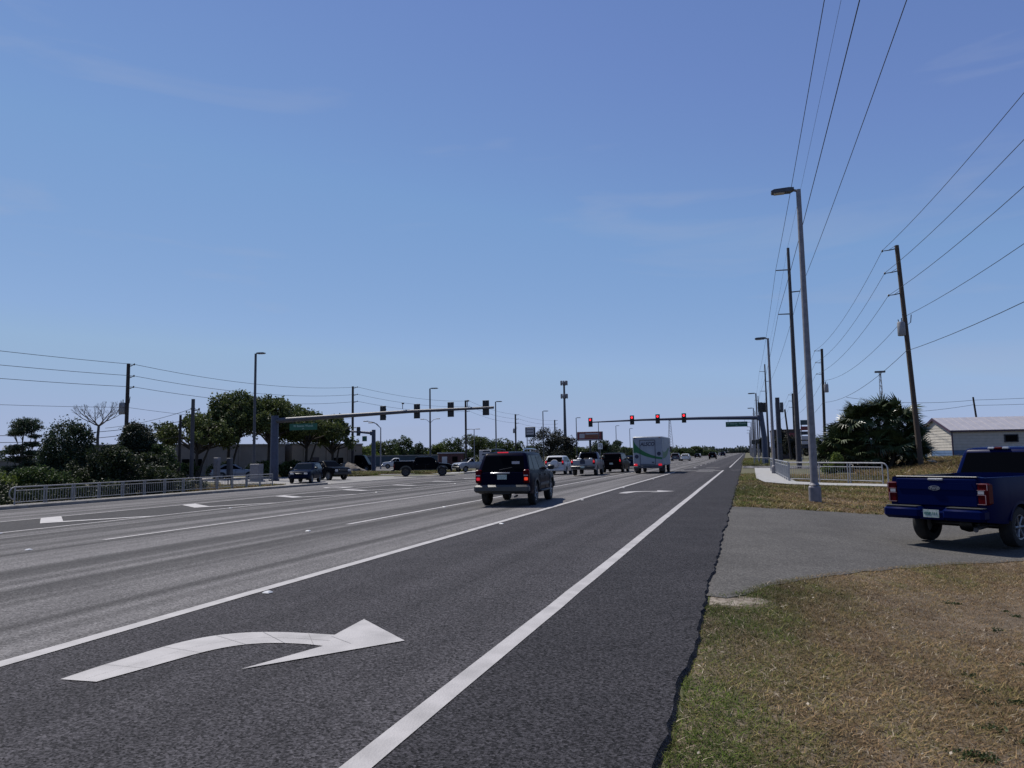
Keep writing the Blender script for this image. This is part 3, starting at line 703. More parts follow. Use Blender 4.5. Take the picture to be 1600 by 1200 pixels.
# --- pickup shapes
def pickup_spec(paint, L=5.6, W=2.0, H=1.92, R=.40, crew=True, zbed=1.36, cab=-.02, **k):
    h = L / 2; cb = cab * L if crew else .08 * L
    S = dict(L=L, W=W, zs=.46, R=R, paint=paint, yr=-h + 1.22, yf=h - .95, over=.06, crown=.8,
             top=[(-h, zbed), (cb - .30, zbed), (cb - .24, 1.24), (h - 1.5, 1.24), (h - 1.3, 1.22), (h - .3, 1.12), (h - .06, 1.02), (h, .90)],
             bed=(-h + .09, cb - .32, .86), re=.45, ee=.07,
             cabin=dict(yrb=cb - .26, yrt=cb - .02, yfb=h - 1.28, yft=h - 2.0, wb=W / 2 * .93, wt=W / 2 * .74, zb=1.24, zr=H - .05, rr=.10,
                        side=[[(.05, .12), (.44, .10), (.44, .86), (.09, .86)], [(.47, .10), (.86, .10), (.80, .82), (.76, .86), (.47, .86)]] if crew else [[(.14, .10), (.85, .10), (.77, .86), (.18, .86)]],
                        rear=[(-.86, .14), (.86, .14), (.86, .88), (-.86, .88)], front=[(-.86, .06), (.86, .06), (.84, .9), (-.84, .9)]),
             seams=[cb - .29, h - 1.35] + ([cb + 1.0] if crew else []), handles=[cb + 1.25] + ([cb + .1] if crew else []), mirror=(h - 1.6, 1.42, .22), tw=.27)
    S.update(k); return S
def pickup_rear(root, S, zbed=1.36, lit=False, bumper='chrome', plate_txt=None, tail='body', logo=True):
    L, W = S['L'], S['W']; h = L / 2
    tg = MB().bbox((0, -h - .012, (zbed + .80) / 2 + .0), (W * .80, .05, zbed - .80 - .02), .02).build('tailgate', S['paint'], root, smooth=True)
    MB().bbox((0, -h - .045, zbed - .12), (.24, .03, .08), .012).build('tailgate_handle', 'black_plastic', tg)
    MB().bbox((0, -h - .10, .66), (W * .95, .30, .22), .05).build('rear_bumper', bumper, root, smooth=True)
    for sg in (-1, 1):
        tl = lamp(root, 'taillight', 'tail_red', (sg * (W / 2 * .87), -h + .05, 1.08), (.17, .18, .40), .03)
        if lit: MB().bbox((sg * (W / 2 * .87), -h - .03, 1.10), (.14, .06, .17), .02).build('brake_lamp', 'tail_lit', tl, smooth=True)
        MB().bbox((sg * W * .36, h - .02, .86), (.34, .14, .22), .04).build('headlight', 'lamp_clear', root, smooth=True)
    MB().bbox((0, h, .60), (W * .96, .22, .26), .05).build('front_bumper', bumper, root, smooth=True)
    MB().bbox((0, h + .0, .88), (W * .46, .10, .26), .03).build('grille', 'black_plastic', root, smooth=True)
    plate(root, -h - .262, .68, txt=plate_txt)
    return tg

# blue pickup turning into the driveway
AZ = 39.5; S = pickup_spec('pt_blue', L=5.85, W=2.03, H=2.03, R=.405, zbed=1.41, zs=.50, spokes=6)
d_ = Vector((math.sin(math.radians(AZ)), math.cos(math.radians(AZ)), 0)); cen = Vector((4.42, 17.98, -.34)) - d_ * S['yr']
bp_ = vehicle('pickup_truck', 'shiny blue crew cab pickup turning into the driveway beside the grass', 'pickup', tuple(cen), AZ, S)
h = S['L'] / 2; W = S['W']; zb = 1.41
tg = MB().bbox((0, -h - .012, 1.115), (1.60, .055, .56), .025).build('tailgate', 'pt_blue', bp_, smooth=True)
MB().prism([(-.76, 1.17), (.76, 1.17), (.70, 1.30), (-.70, 1.30)], lambda x, z: (x, -h - .03, z), lambda x, z: (x, -h - .055, z)).build('pressed_panel', 'pt_blue', tg, smooth=True)
MB().bbox((.02, -h - .035, 1.375), (.30, .05, .045), .012).build('tailgate_handle', 'lamp_clear', tg)
MB().bbox((0, -h + .03, zb + .012), (1.62, .11, .03), .01).build('tailgate_cap', 'black_plastic', tg)
em = MB(); el = [(math.cos(a) * .115, math.sin(a) * .047) for a in span(0, 2 * math.pi, 28)[:-1]]
em.prism([(x + .0, z + 1.20) for x, z in el], lambda x, z: (x, -h - .05, z), lambda x, z: (x, -h - .066, z)); e1 = em.build('oval_badge', 'chrome', tg)
MB().prism([(x * .93, z * .88 + 1.20) for x, z in el], lambda x, z: (x, -h - .06, z), lambda x, z: (x, -h - .069, z)).build('badge_field', 'truck_navy', e1)
lettering('Ford', .075, 'chrome', e1, (0, -h - .071, 1.20), (math.pi / 2, 0, 0), shear=.25, sx=1.2)
bmp = MB().bbox((-.60, -h - .13, .70), (.78, .30, .25), .06); bmp.bbox((.60, -h - .13, .70), (.78, .30, .25), .06); bmp.bbox((0, -h - .10, .66), (.5, .26, .17), .02)
bo = bmp.build('rear_bumper', 'pt_blue', bp_, smooth=True)
for sg in (-1, 1): MB().box((sg * .62, -h - .14, .829), (.66, .22, .012)).build('step_pad', 'trim_grey', bo)
pl = MB().box((.0, -h - .245, .70), (.31, .012, .155)).build('licence_plate', 'plate_white', bp_)
lettering('GSP 111', .075, 'plate_green', pl, (0, -h - .2535, .70), (math.pi / 2, 0, 0))
for sg in (-1, 1):
    tl = MB().bbox((sg * .895, -h + .07, 1.10), (.20, .22, .42), .03).build('taillight', 'tail_red', bp_, smooth=True)
    g = MB()
    yb_ = -h - .045
    for z, x0, x1 in ((1.30, .80, .985), (1.175, .80, .95), (1.085, .80, .95), (.905, .80, .95)):
        g.box((sg * (x0 + x1) / 2, yb_, z), (x1 - x0, .012, .010))
    g.box((sg * .985, yb_, 1.24), (.010, .012, .13)); g.box((sg * .95, yb_, .995), (.010, .012, .18))
    g.build('light_guide', 'guide_pale', tl)
    MB().box((sg * .87, yb_, 1.13), (.11, .012, .06)).build('reverse_lamp', 'lamp_clear', tl)
    for y in (S['yr'], S['yf']): flare(bp_, sg * .985, y, S['R'], S['R'] * 1.15, S['R'] * 1.28, 'pt_blue', .55)
    MB().bbox((sg * .40 * W * .9, h - .02, .9), (.34, .14, .24), .04).build('headlight', 'lamp_clear', bp_, smooth=True)
    MB().bbox((sg * .99, .75, .47), (.12, 2.3, .06), .02).build('running_board', 'black_plastic', bp_, smooth=True)
cbx = S['cabin']
hb = MB().bbox((0, cbx['yrt'] - .01, cbx['zr'] + .005), (.15, .07, .055), .012).build('high_brake_light', 'tail_red', bp_)
for sg in (-1, 1): MB().bbox((sg * .15, cbx['yrt'] - .01, cbx['zr'] + .005), (.13, .07, .05), .012).build('cargo_lamp', 'lamp_clear', bp_)
MB().bbox((0, h, .62), (W * .95, .24, .28), .06).build('front_bumper', 'pt_blue', bp_, smooth=True)
MB().bbox((0, h, .92), (1.0, .12, .3), .03).build('grille', 'black_plastic', bp_, smooth=True)
MB().tube([(.5, -h + .9, .42), (.62, -h + .2, .42), (.70, -h + .02, .40)], .045, 10).build('exhaust', 'galv_dark', bp_)
MB().lathe([(.001, -.75), (.06, -.75), (.06, -.15), (.14, -.13), (.17, 0), (.14, .13), (.06, .15), (.06, .75), (.001, .75)], 16, 'x', (0, S['yr'], .40)).build('rear_axle', 'black_plastic', bp_, smooth=True)
MB().bbox((.62, -.35, .44), (.5, 1.2, .2), .05).build('fuel_tank', 'black_plastic', bp_, smooth=True)

# silver pickup waiting at the light
S = pickup_spec('pt_silver', L=5.5, W=1.98, H=1.88, R=.375, zbed=1.24, crew=False, zs=.44)
S['top'] = [(t, z if z != 1.36 else 1.24) for t, z in S['top']]; S['cabin']['zb'] = 1.18
sp_ = vehicle('pickup_truck', 'silver pickup with load in its bed and brake lights on in the middle lane', 'pickup', (-12.3, 59.6, 0), -3, S)
pickup_rear(sp_, S, 1.24, lit=True, bumper='black_plastic', tail='body')
MB().bbox((-.02, -2.80, 1.06), (.40, .012, .30), .005).prism([(-.18, 1.21), (.14, 1.21), (.0, 1.30), (-.06, 1.30)], lambda x, z: (x, -2.794, z), lambda x, z: (x, -2.806, z)).build('tailgate_emblem', 'truck_navy', sp_)
# tools lying in the bed of the silver pickup
for i, (x, y, z, s_, m_, lb) in enumerate(((-.45, -1.3, 1.18, .34, 'sign_white', 'white bucket in the bed of the silver pickup'), (.12, -1.2, 1.10, .42, 'wood_dark', 'dark tool box in the bed of the silver pickup'), (.50, -1.4, 1.16, .30, 'lamp_clear', 'pale bag in the bed of the silver pickup'))):
    q = MB().bbox((0, 0, 0), (s_, s_ * .9, (z - .865) * 2 if False else .5), .06).build(('bucket', 'tool_box', 'cargo_bag')[i], m_, smooth=True)
    q.location = (-12.3 + x, 59.6 + y, .865 + .25); tag(q, lb, ('bucket', 'tool box', 'bag')[i])

# white step van with a green swoosh
def box_truck(loc, az):
    r = thing('delivery_truck', 'white boxy delivery truck with a green swoosh and ALSCO lettering on its back', 'truck', loc, -math.radians(az))
    Lb, Wb, Hb, z0 = 6.0, 2.42, 2.42, .62
    b = MB().bbox((0, 0, z0 + Hb / 2), (Wb, Lb, Hb), .07).build('box_body', 'truck_white', r, smooth=True)
    y = -Lb / 2
    # swoosh across the back: slabs a few millimetres proud
    top_ = [(-1.16, 2.78), (-1.0, 2.42), (-.72, 2.12), (-.45, 1.90), (-.1, 1.70), (.3, 1.52), (.75, 1.38), (1.17, 1.31)]
    bot_ = [(-1.16, 1.70), (-.9, 1.72), (-.6, 1.60), (-.3, 1.46), (0, 1.36), (.4, 1.26), (.8, 1.19), (1.17, 1.16)]
    m_ = MB(); vs = []
    for (a, c), (e, f) in zip(top_, bot_): vs += [(a, y - .006, c), (e, y - .006, f)]
    m_.add(vs, [(2 * i, 2 * i + 1, 2 * i + 3, 2 * i + 2) for i in range(len(top_) - 1)]); m_.build('green_swoosh', 'truck_green', b)
    fr = MB()
    for x in (-.62, .62): fr.box((x, y - .012, 1.74), (.035, .03, 2.02))
    for z in (.76, 2.74): fr.box((0, y - .013, z), (1.28, .03, .045))
    fr.build('roll_door_frame', 'truck_navy', b)
    MB().box((.42, y - .03, .92), (.16, .04, .08)).build('door_latch', 'truck_navy', b)
    lettering('ALSCO', .42, 'truck_navy', b, (.0, y - .010, 2.40), (math.pi / 2, 0, 0), sx=.86, shear=.12, bold=.03)
    for x, z in ((-.90, 1.40), (.92, 1.62)):
        MB().lathe([(.001, y - .012), (.16, y - .012), (.165, y + .01)], 20, 'y', (x, 0, z)).build('round_decal', 'truck_navy', b)
    for sg in (-1, 1):
        MB().bbox((sg * 1.0, y - .04, .72), (.28, .12, .17), .03).build('taillight', 'tail_lit', r, smooth=True)
        MB().bbox((sg * 1.0, y - .015, 2.93), (.14, .05, .05), .01).build('marker_lamp', 'tail_red', r)
        sw = MB(); sw.prism([(-2.9, 1.2), (-1.2, 1.25), (.5, 1.5), (2.0, 2.1), (1.2, 2.1), (-.2, 1.85), (-2.0, 1.7), (-2.9, 1.9)], lambda a, z, s_=sg: (s_ * (Wb / 2 - .01), a, z), lambda a, z, s_=sg: (s_ * (Wb / 2 + .004), a, z)).build('side_swoosh', 'truck_green', b)
    MB().bbox((0, y - .08, .52), (2.3, .22, .16), .03).build('rear_bumper', 'galv_dark', r)
    MB().box((0, .3, .52), (1.0, 5.6, .2)).build('chassis', 'black_plastic', r)
    MB().bbox((0, 3.35, 1.05), (2.1, .9, .95), .1).build('bonnet', 'truck_white', r, smooth=True)
    MB().box((0, 3.02, 2.15), (2.1, .06, .95)).build('windshield', 'glass_dark', r)
    MB().bbox((1.32, 2.7, 2.0), (.12, .2, .5), .03).build('side_mirror', 'black_plastic', r); MB().bbox((-1.32, 2.7, 2.0), (.12, .2, .5), .03).build('side_mirror', 'black_plastic', r)
    for sg in (-1, 1):
        wheel_parts(r, sg * 1.03, 2.6, .40, .26, 'rim_alloy'); wheel_parts(r, sg * 1.0, -1.75, .40, .46, 'rim_alloy')
        MB().box((sg * 1.05, -2.32, .45), (.4, .02, .45)).build('mud_flap', 'black_plastic', r)
    return r
box_truck((-7.7, 64.6, 0), 0.5)

# traffic far down the road
FAR = 'traffic far down the highway'
def far_car(name, label, cat, loc, az, paint, kind='sedan', lit=False):
    if kind == 'sedan':
        S = suv_spec(paint, L=4.7, W=1.82, H=1.46, R=.33, zs=.26)
        S['top'] = [(-2.35, .98), (-1.6, 1.0), (.75, .95), (1.9, .84), (2.25, .74), (2.35, .62)]
        S['cabin'].update(yrb=-1.75, yrt=-.95, yfb=1.05, yft=.1, zb=.96, zr=1.42, side=[[(.10, .12), (.50, .1), (.5, .85), (.22, .85)], [(.53, .1), (.90, .1), (.78, .85), (.53, .85)]])
        S['mirror'] = (.75, 1.02, .12); zt_, zp_ = .84, .72
    else:
        S = suv_spec(paint, L=4.7, W=1.86, H=1.74, R=.36, zs=.32); zt_, zp_ = 1.02, .8
    v = vehicle(name, label, cat, loc, az, S, None); rear_basic(v, S, ztail=zt_, zplate=zp_, lit=lit, tl_w=.22, tl_h=.2 if kind == 'sedan' else .4, bumper=paint, bz=.5, bh=.3, third=False)
    return v
far_car('sport_utility_vehicle', 'grey SUV driving away just past the white delivery truck', 'suv', (-14.7, 166, zt(-14.7, 0)), 0, 'pt_grey', 'suv')
far_car('sedan_car', 'white sedan driving away beyond the far signal arm', 'car', (-12.0, 158, 0), 0, 'pt_white')
far_car('sedan_car', 'black car driving away down the highway left of the dark SUV', 'car', (-15.5, 255, zt(-15.5, 0)), 0, 'pt_black')
far_car('sport_utility_vehicle', 'black SUV driving away alone in the right lane of the distant highway', 'suv', (-7.9, 190, 0), 0, 'pt_black', 'suv')
far_car('sport_utility_vehicle', 'tiny dark SUV near the vanishing point of the road', 'suv', (-8.6, 300, 0), 0, 'pt_darkblue', 'suv')
far_car('sedan_car', 'dark blue car with a sun glint just ahead of the dark minivan', 'car', (-12.6, 86, zt(-12.6, 0)), 0, 'pt_darkblue')
for i, (x, y, pnt, lb) in enumerate(((-19.5, 330, 'pt_white', 'tiny white car in the left lane near the vanishing point'), (-22, 285, 'pt_darkblue', 'tiny dark car on the left side of the distant highway'), (-12.2, 380, 'pt_silver', 'tiny silver car in the middle lane near the vanishing point'), (-17, 470, 'pt_black', 'faint black car at the far end of the highway'))):
    far_car('sedan_car', lb, 'car', (x, y, zt(x, 0)), 0, pnt)

# vehicles on the left side
ZL = zt(-40, 0)
S = suv_spec('pt_darkblue', L=4.75, W=1.86, H=1.70, R=.37, zs=.32, glass='glass_tint')
v = vehicle('sport_utility_vehicle', 'dark blue SUV facing the camera at the mouth of the side street', 'suv', (-35.7, 55.0, ZL), 161, S); rear_basic(v, S, lit=False, bumper='pt_darkblue')
S = pickup_spec('pt_black', L=5.5, W=1.98, H=1.80, R=.40, zs=.5)
v = vehicle('pickup_truck', 'black pickup with its nose showing behind the dark blue SUV', 'pickup', (-38.2, 62.0, ZL), 112, S); pickup_rear(v, S, 1.36, bumper='black_plastic')
S = suv_spec('pt_silver', L=4.7, W=1.82, H=1.55, R=.34, zs=.26)
S['top'] = [(-2.35, .96), (-1.6, 1.0), (.75, .97), (1.9, .86), (2.25, .76), (2.35, .62)]
S['cabin'].update(yrb=-2.1, yrt=-1.2, yfb=1.1, yft=.15, zb=.97, zr=1.50, side=[[(.12, .12), (.50, .1), (.5, .85), (.25, .85)], [(.53, .1), (.90, .1), (.78, .85), (.53, .85)]]); S['mirror'] = (.8, 1.05, .12)
v = vehicle('hatchback_car', 'silver fastback car passing behind the railing in front of the oaks', 'car', (-52.6, 67.4, ZL), 52, S); rear_basic(v, S, lit=False, ztail=.86, zplate=.7, bumper='pt_silver', tl_h=.2, third=False)
S = pickup_spec('pt_black', L=5.95, W=2.03, H=2.02, R=.47, zs=.62, arch=1.14, rim='rim_dark', zbed=1.46, cab=-.12)
S['top'] = [(t, z + .12) for t, z in S['top']]; S['cabin']['zb'] += .12; S['cabin']['zr'] += .02
v = vehicle('pickup_truck', 'lifted black crew cab pickup on big tyres crossing at the side street', 'pickup', (-32.5, 71.8, ZL), 66, S)
pickup_rear(v, S, 1.50, bumper='black_plastic')
for sg in (-1, 1):
    for y in (S['yr'], S['yf']): flare(v, sg * 1.0, y, .47, .54, .66, 'trim_grey', .62)
    MB().bbox((sg * 1.0, .2, .70), (.05, 2.3, .05), .02).build('body_trim', 'trim_grey', v)
S = pickup_spec('pt_silver', L=5.3, W=1.9, H=1.78, R=.36, zs=.42, crew=False, zbed=1.25)
v = vehicle('pickup_truck', 'pale blue silver pickup facing left in front of the tree line', 'pickup', (-33.9, 90.5, ZL), 215, S); pickup_rear(v, S, 1.25, bumper='black_plastic')
S = pickup_spec('pt_white', L=5.7, W=2.0, H=1.9, R=.40)
v = vehicle('pickup_truck', 'white pickup parked facing left beyond the concrete path', 'pickup', (-60.5, 123, ZL), 246, S); pickup_rear(v, S, 1.36, bumper='chrome')
S = suv_spec('pt_black', L=5.6, W=2.1, H=2.45, R=.38, zs=.32); S['cabin'].update(yrb=-2.72, yrt=-2.62, yfb=2.1, yft=1.35, wt=.92, zb=1.1, zr=2.4)
v = vehicle('panel_van', 'black high roofed van parked behind the rubble heap', 'van', (-56.5, 100.5, ZL), 75, S); rear_basic(v, S, lit=False, bumper='pt_black', third=False)
S = suv_spec('pt_black', L=4.9, W=1.9, H=1.75, R=.37)
v = vehicle('sport_utility_vehicle', 'black SUV parked beside the high roofed van', 'suv', (-59.0, 92.0, ZL), 80, S); rear_basic(v, S, lit=False, bumper='pt_black', third=False)

# ------------------------------------------------------------------ railings
def railing(name, label, segs, H, r_top, spacing, bay, z_off, m, loop=None, pr=.032):
    o = segs[0][0]; root = thing(name, label, 'railing', (o[0], o[1], zt(*o) + z_off))
    z0 = zt(*o) + z_off
    bal = None; post = None
    for (a, c) in segs:
        A = Vector((a[0] - o[0], a[1] - o[1], zt(*a) + z_off - z0)); C = Vector((c[0] - o[0], c[1] - o[1], zt(*c) + z_off - z0)); Ln = (C - A).length; up_ = Vector((0, 0, 1))
        for nm, zz, rr in (('top_rail', H, r_top), ('middle_rail', H * .80, r_top * .62), ('bottom_rail', H * .13, r_top * .62)):
            MB().tube([A + up_ * zz, A.lerp(C, .5) + up_ * zz, C + up_ * zz], rr, 8).build(nm, m, root, smooth=True)
        nb = max(1, round(Ln / bay))
        for k in range(nb + 1):
            for e in ((-.07, .07) if 0 < k < nb else ((.0,) if k == 0 else (-.0,))):
                p_ = A.lerp(C, k / nb) + (C - A).normalized() * e
                if post is None: post = MB().tube([(0, 0, -.02), (0, 0, H)], pr, 8).build('post', m, root, smooth=True); post.location = p_
                else: inst(post, root, p_)
        n = int(Ln / spacing)
        for k in range(1, n):
            p_ = A.lerp(C, k / n)
            if bal is None: bal = MB().tube([(0, 0, H * .13), (0, 0, H * .80)], .0105, 6, caps=False).build('baluster', m, root); bal.location = p_
            else: inst(bal, root, p_)
    if loop:
        d = Vector(loop[1]).normalized(); E = Vector((loop[0][0] - o[0], loop[0][1] - o[1], zt(*loop[0]) + z_off - z0))
        pts = [E + Vector((0, 0, H))] + [E + d * (.28 * math.sin(t)) + Vector((0, 0, H - .28 + .28 * math.cos(t))) for t in span(.2, 1.57, 6)] + [E + d * .28 + Vector((0, 0, .05))]
        if len(loop) > 2: pts = pts[:-1] + [E + d * (.28 * math.sin(t)) + Vector((0, 0, H - .28 + .28 * math.cos(t))) for t in span(1.8, 3.1, 6)]
        MB().tube(pts, r_top * .9, 8).build('end_loop', m, root, smooth=True)
    return root
railing('handrail_fence', 'pale grey metal railing bending along the concrete sidewalk by the palm clump', [((2.28, 44.6), (6.45, 41.0)), ((1.98, 68.3), (2.24, 45.0))], 1.04, .036, .135, 1.9, .03, 'rail_grey', ((6.45, 41.0), (.76, -.65, 0)))
railing('handrail_fence', 'grey metal railing along the left kerb in front of the dark shrubs', [((-32.34, 26.0), (-33.9, 47.8))], .80, .033, .16, 1.72, .10, 'rail_dim', ((-32.34, 26.0), (.05, -1, 0), 1), pr=.036)
railing('handrail_fence', 'low white railing on the far side of the right cross street', [((.9, 97), (3.2, 96))], .9, .04, .3, 1.2, 0, 'rail_grey')

# ------------------------------------------------------------------ street lights
def street_light(label, x, y, H, side, base=True, head=.95, z=None, m='galv', r0=.125, r1=.075, plinth=True):
    z = zt(x, y) if z is None else z
    r = thing('street_lamp', label, 'street light', (x, y, z - .03), 0, 'tall single arm street lights')
    MB().tube([(0, 0, .3 if plinth else 0), (0, 0, H * .5), (0, 0, H)], [r0, (r0 + r1) / 2, r1], 12).build('pole', m, r, smooth=True)
    if plinth:
        MB().bbox((0, 0, .27), (.40, .40, .60), .04).build('plinth', m, r)
        MB().lathe([(.001, .60), (.19, .60), (.15, .66), (.13, .70)], 14).build('base_collar', m, r, smooth=True)
    MB().tube([(0, 0, H - .06), (side * .22, 0, H + .02)], [.05, .05], 8).build('arm', m, r, smooth=True)
    hd = MB(); hd.prism([(.16, -.02), (.30, -.09), (head, -.07), (head + .02, 0), (head * .9, .055), (.34, .07), (.16, .05)], lambda a, q: (side * a, -.16, H + .02 + q), lambda a, q: (side * a, .16, H + .02 + q))
    ho = hd.build('lamp_head', 'galv_dark', r)
    MB().box((side * (head * .72), 0, H - .075), (head * .4, .24, .03)).build('lens', 'lamp_glass', ho)
    return r
street_light('tall grey street light with square plinth on the grass beside the driveway', 2.30, 28.9, 11.58, -1, r0=.14, r1=.085)
street_light('street light at the far end of the right hand railing', 2.0, 60.0, 10.45, -1, r0=.12, r1=.08)
for y, lb in ((124, 'street light next to the far signal mast'), (166, 'street light beyond the brown shop sign'), (205, 'thin distant street light beside the grass verge'), (245, 'thin distant street light well past the crossing'), (290, 'very small street light near the end of the right verge'), (335, 'minute street light beyond the others on the right verge'), (385, 'barely visible street light at the road end')):
    street_light(lb, 1.9, y, 11.0, -1, plinth=False, head=1.2, r0=.15, r1=.11)
for y, lb in ((61.8, 'street light rising in front of the live oaks'), (104.4, 'street light standing behind the left signal arm'), (135.8, 'street light right of the left signal arm tip'), (171, 'street light beside the square pole sign'), (207.5, 'street light left of the billboard'), (241, 'street light right of the billboard'), (275.5, 'small street light left of the delivery truck'), (310, 'tiny street light above the delivery truck')):
    street_light(lb, -46, y, 12.5, 1, plinth=False, head=1.3 if y > 100 else 1.05, z=zt(-46, 0), m='galv_dark', r0=.15, r1=.11)
def lot_light(label, x, y, H, arms, z):
    r = thing('parking_lot_light', label, 'street light', (x, y, z), 0)
    MB().tube([(0, 0, 0), (0, 0, H)], [.14, .09], 8).build('pole', 'galv', r, smooth=True)
    for (dx, dz) in arms:
        MB().tube([(0, 0, H - .1), (dx * .5, 0, H + dz * .8), (dx, 0, H + dz)], .06, 6).build('arm', 'galv', r)
        MB().bbox((dx + math.copysign(.35, dx), 0, H + dz), (.9, .4, .16), .05).build('lamp_head', 'galv_dark', r)
lot_light('two armed parking lot light behind the small signal mast', -92, 150, 9.5, [(-1.8, .9), (1.8, .9)], -.34)
lot_light('two armed lot light with one long low arm', -78, 135, 7.2, [(-2.6, .8), (1.2, 1.0)], -.34)
lot_light('lot light with two lamps on the same side', -61.5, 118, 7.3, [(-2.6, 1.2), (-1.6, .9)], -.34)
lot_light('two armed parking lot light above the dense tree line', -74, 168, 10.4, [(-1.8, .9), (1.8, .9)], -.34)
lot_light('low flat topped lot light beside the navy SUV roof', -59.5, 160, 8.2, [(-1.3, .0), (.6, .0)], -.34)

# ------------------------------------------------------------------ traffic signals
def signal_head(label, loc, face, lit=None, group=None, yellow=False):
    """face = -1 looks towards -Y, +1 towards +Y"""
    r = thing('traffic_signal', label, 'traffic light', loc, 0 if face < 0 else math.pi, group)
    MB().bbox((0, 0, 0), (.36, .20, 1.06), .03).build('housing', 'signal_black', r)
    MB().bbox((0, .06, 0), (.60, .025, 1.30), .01).build('backplate', 'signal_black', r)
    for k, nm in enumerate(('red', 'amber', 'green')):
        z = .34 - .34 * k
        MB().lathe([(.001, -.115), (.10, -.112), (.14, -.10)], 16, 'y', (0, 0, z)).build('lens', 'lens_red' if lit == nm else 'lens_off', r, smooth=True)
        v = MB(); P = []
        for a in span(-.5, math.pi + .5, 12): P += [(.155 * math.cos(a), -.10, z + .155 * math.sin(a)), (.15 * math.cos(a), -.30, z + .15 * math.sin(a))]
        v.add(P, [(2 * i, 2 * i + 1, 2 * i + 3, 2 * i + 2) for i in range(12)]); v.build('visor', 'signal_black', r)
    MB().tube([(0, .08, .62), (0, .14, .45)], .03, 6).build('bracket', 'galv_dark', r)
    return r

def green_sign(label, x0, x1, y, z, hgt, line, small):
    r = thing('street_name_sign', label, 'sign', ((x0 + x1) / 2, y, z)); w = x1 - x0
    MB().bbox((0, 0, 0), (w, .03, hgt), .008).build('panel', 'sign_green', r)
    lettering(line, hgt * .46, 'letter_green', r, (0, -.019, hgt * .14), (math.pi / 2, 0, 0)); lettering(small, hgt * .26, 'letter_green', r, (0, -.019, -hgt * .28), (math.pi / 2, 0, 0))
    for s_ in (-.38, .38): MB().tube([(w * s_, 0, hgt / 2 - .01), (w * s_, 0, hgt / 2 + .42)], .02, 6).build('hanger', 'galv_dark', r)

# far mast on the right corner
r = thing('signal_mast', 'shaded grey signal mast with a long arm of red lights over the highway', 'signal mast', (2.4, 104.4, -.08))
MB().tube([(0, 0, 0), (0, 0, 3.5), (-.3, 0, 7.0)], [.40, .36, .30], 14).build('pole', 'mast_shade_grey', r, smooth=True)
MB().lathe([(.001, 0), (.5, 0), (.5, .12), (.36, .16)], 14).build('base_plate', 'galv_dark', r)
MB().tube([(-.3, 0, 6.25), (-8, 0, 6.40), (-16, 0, 6.42), (-23.2, 0, 6.30)], [.28, .21, .15, .09], 10).build('arm', 'mast_shade_grey', r, smooth=True)
MB().bbox((-.5, 0, 6.25), (.5, .62, .72), .05).build('arm_collar', 'mast_shade_grey', r)
for x, z, lb in ((-21.0, 6.2, 'red traffic light at the very tip of the far signal arm'), (-15.07, 6.35, 'red traffic light second from the tip of the far signal arm'), (-11.51, 6.4, 'red traffic light above the delivery truck on the far arm'), (-7.94, 6.42, 'red traffic light on the far arm beside the green name sign')):
    signal_head(lb, (x, 104.05, z), -1, 'red', 'red traffic lights on the far arm')
green_sign('green street name sign hanging below the far signal arm', -2.46, .35, 104.3, 5.38, .68, 'W Beacon  Woods', 'DR')
for dx, dy, lb in ((-.2, -.45, 'black signal head on top of the far mast facing the highway'), (.25, .4, 'black signal head on top of the far mast facing away')):
    signal_head(lb, (2.25 + dx, 104.4 + dy, 7.55), 1, None, 'dark signal heads on the far mast')
# left mast with four heads seen from behind
r = thing('signal_mast', 'shaded grey signal mast with a long arm of black signal backs on the left', 'signal mast', (-42.4, 60, ZL))
MB().tube([(0, 0, 0), (0, 0, 3), (0, 0, 6.1)], [.40, .37, .34], 14).build('pole', 'mast_shade_grey', r, smooth=True)
MB().lathe([(.001, 0), (.5, 0), (.5, .12), (.42, .16)], 14).build('base_plate', 'galv_dark', r)
MB().tube([(.2, 0, 5.62), (7, 0, 5.85), (14, 0, 6.05), (21.9, 0, 6.13)], [.25, .20, .155, .11], 10).build('arm', 'galv_dark', r, smooth=True)
for x, z, lb in ((-31.14, 5.66, 'black back of the signal nearest the left mast pole'), (-27.79, 5.72, 'black back of the second signal along the left arm'), (-24.55, 5.76, 'black back of the third signal along the left arm'), (-21.28, 5.80, 'black back of the signal at the tip of the left arm')):
    signal_head(lb, (x, 60.25, z), 1, None, 'signal backs on the left arm')
green_sign('green street name sign hanging from the left signal arm', -40.6, -37.65, 59.75, 4.62, .60, 'W Beacon Woods', 'DR')
for x, lb in ((-29.1, 'small camera on a stalk in the middle of the left arm'), (-22.9, 'small camera on a stalk near the tip of the left arm')):
    q = MB().tube([(0, 0, 0), (0, 0, .42)], .03, 6).bbox((.03, 0, .5), (.14, .3, .14), .03).build('traffic_camera', 'galv_dark'); q.location = (x, 60, 5.95); tag(q, lb, 'camera')
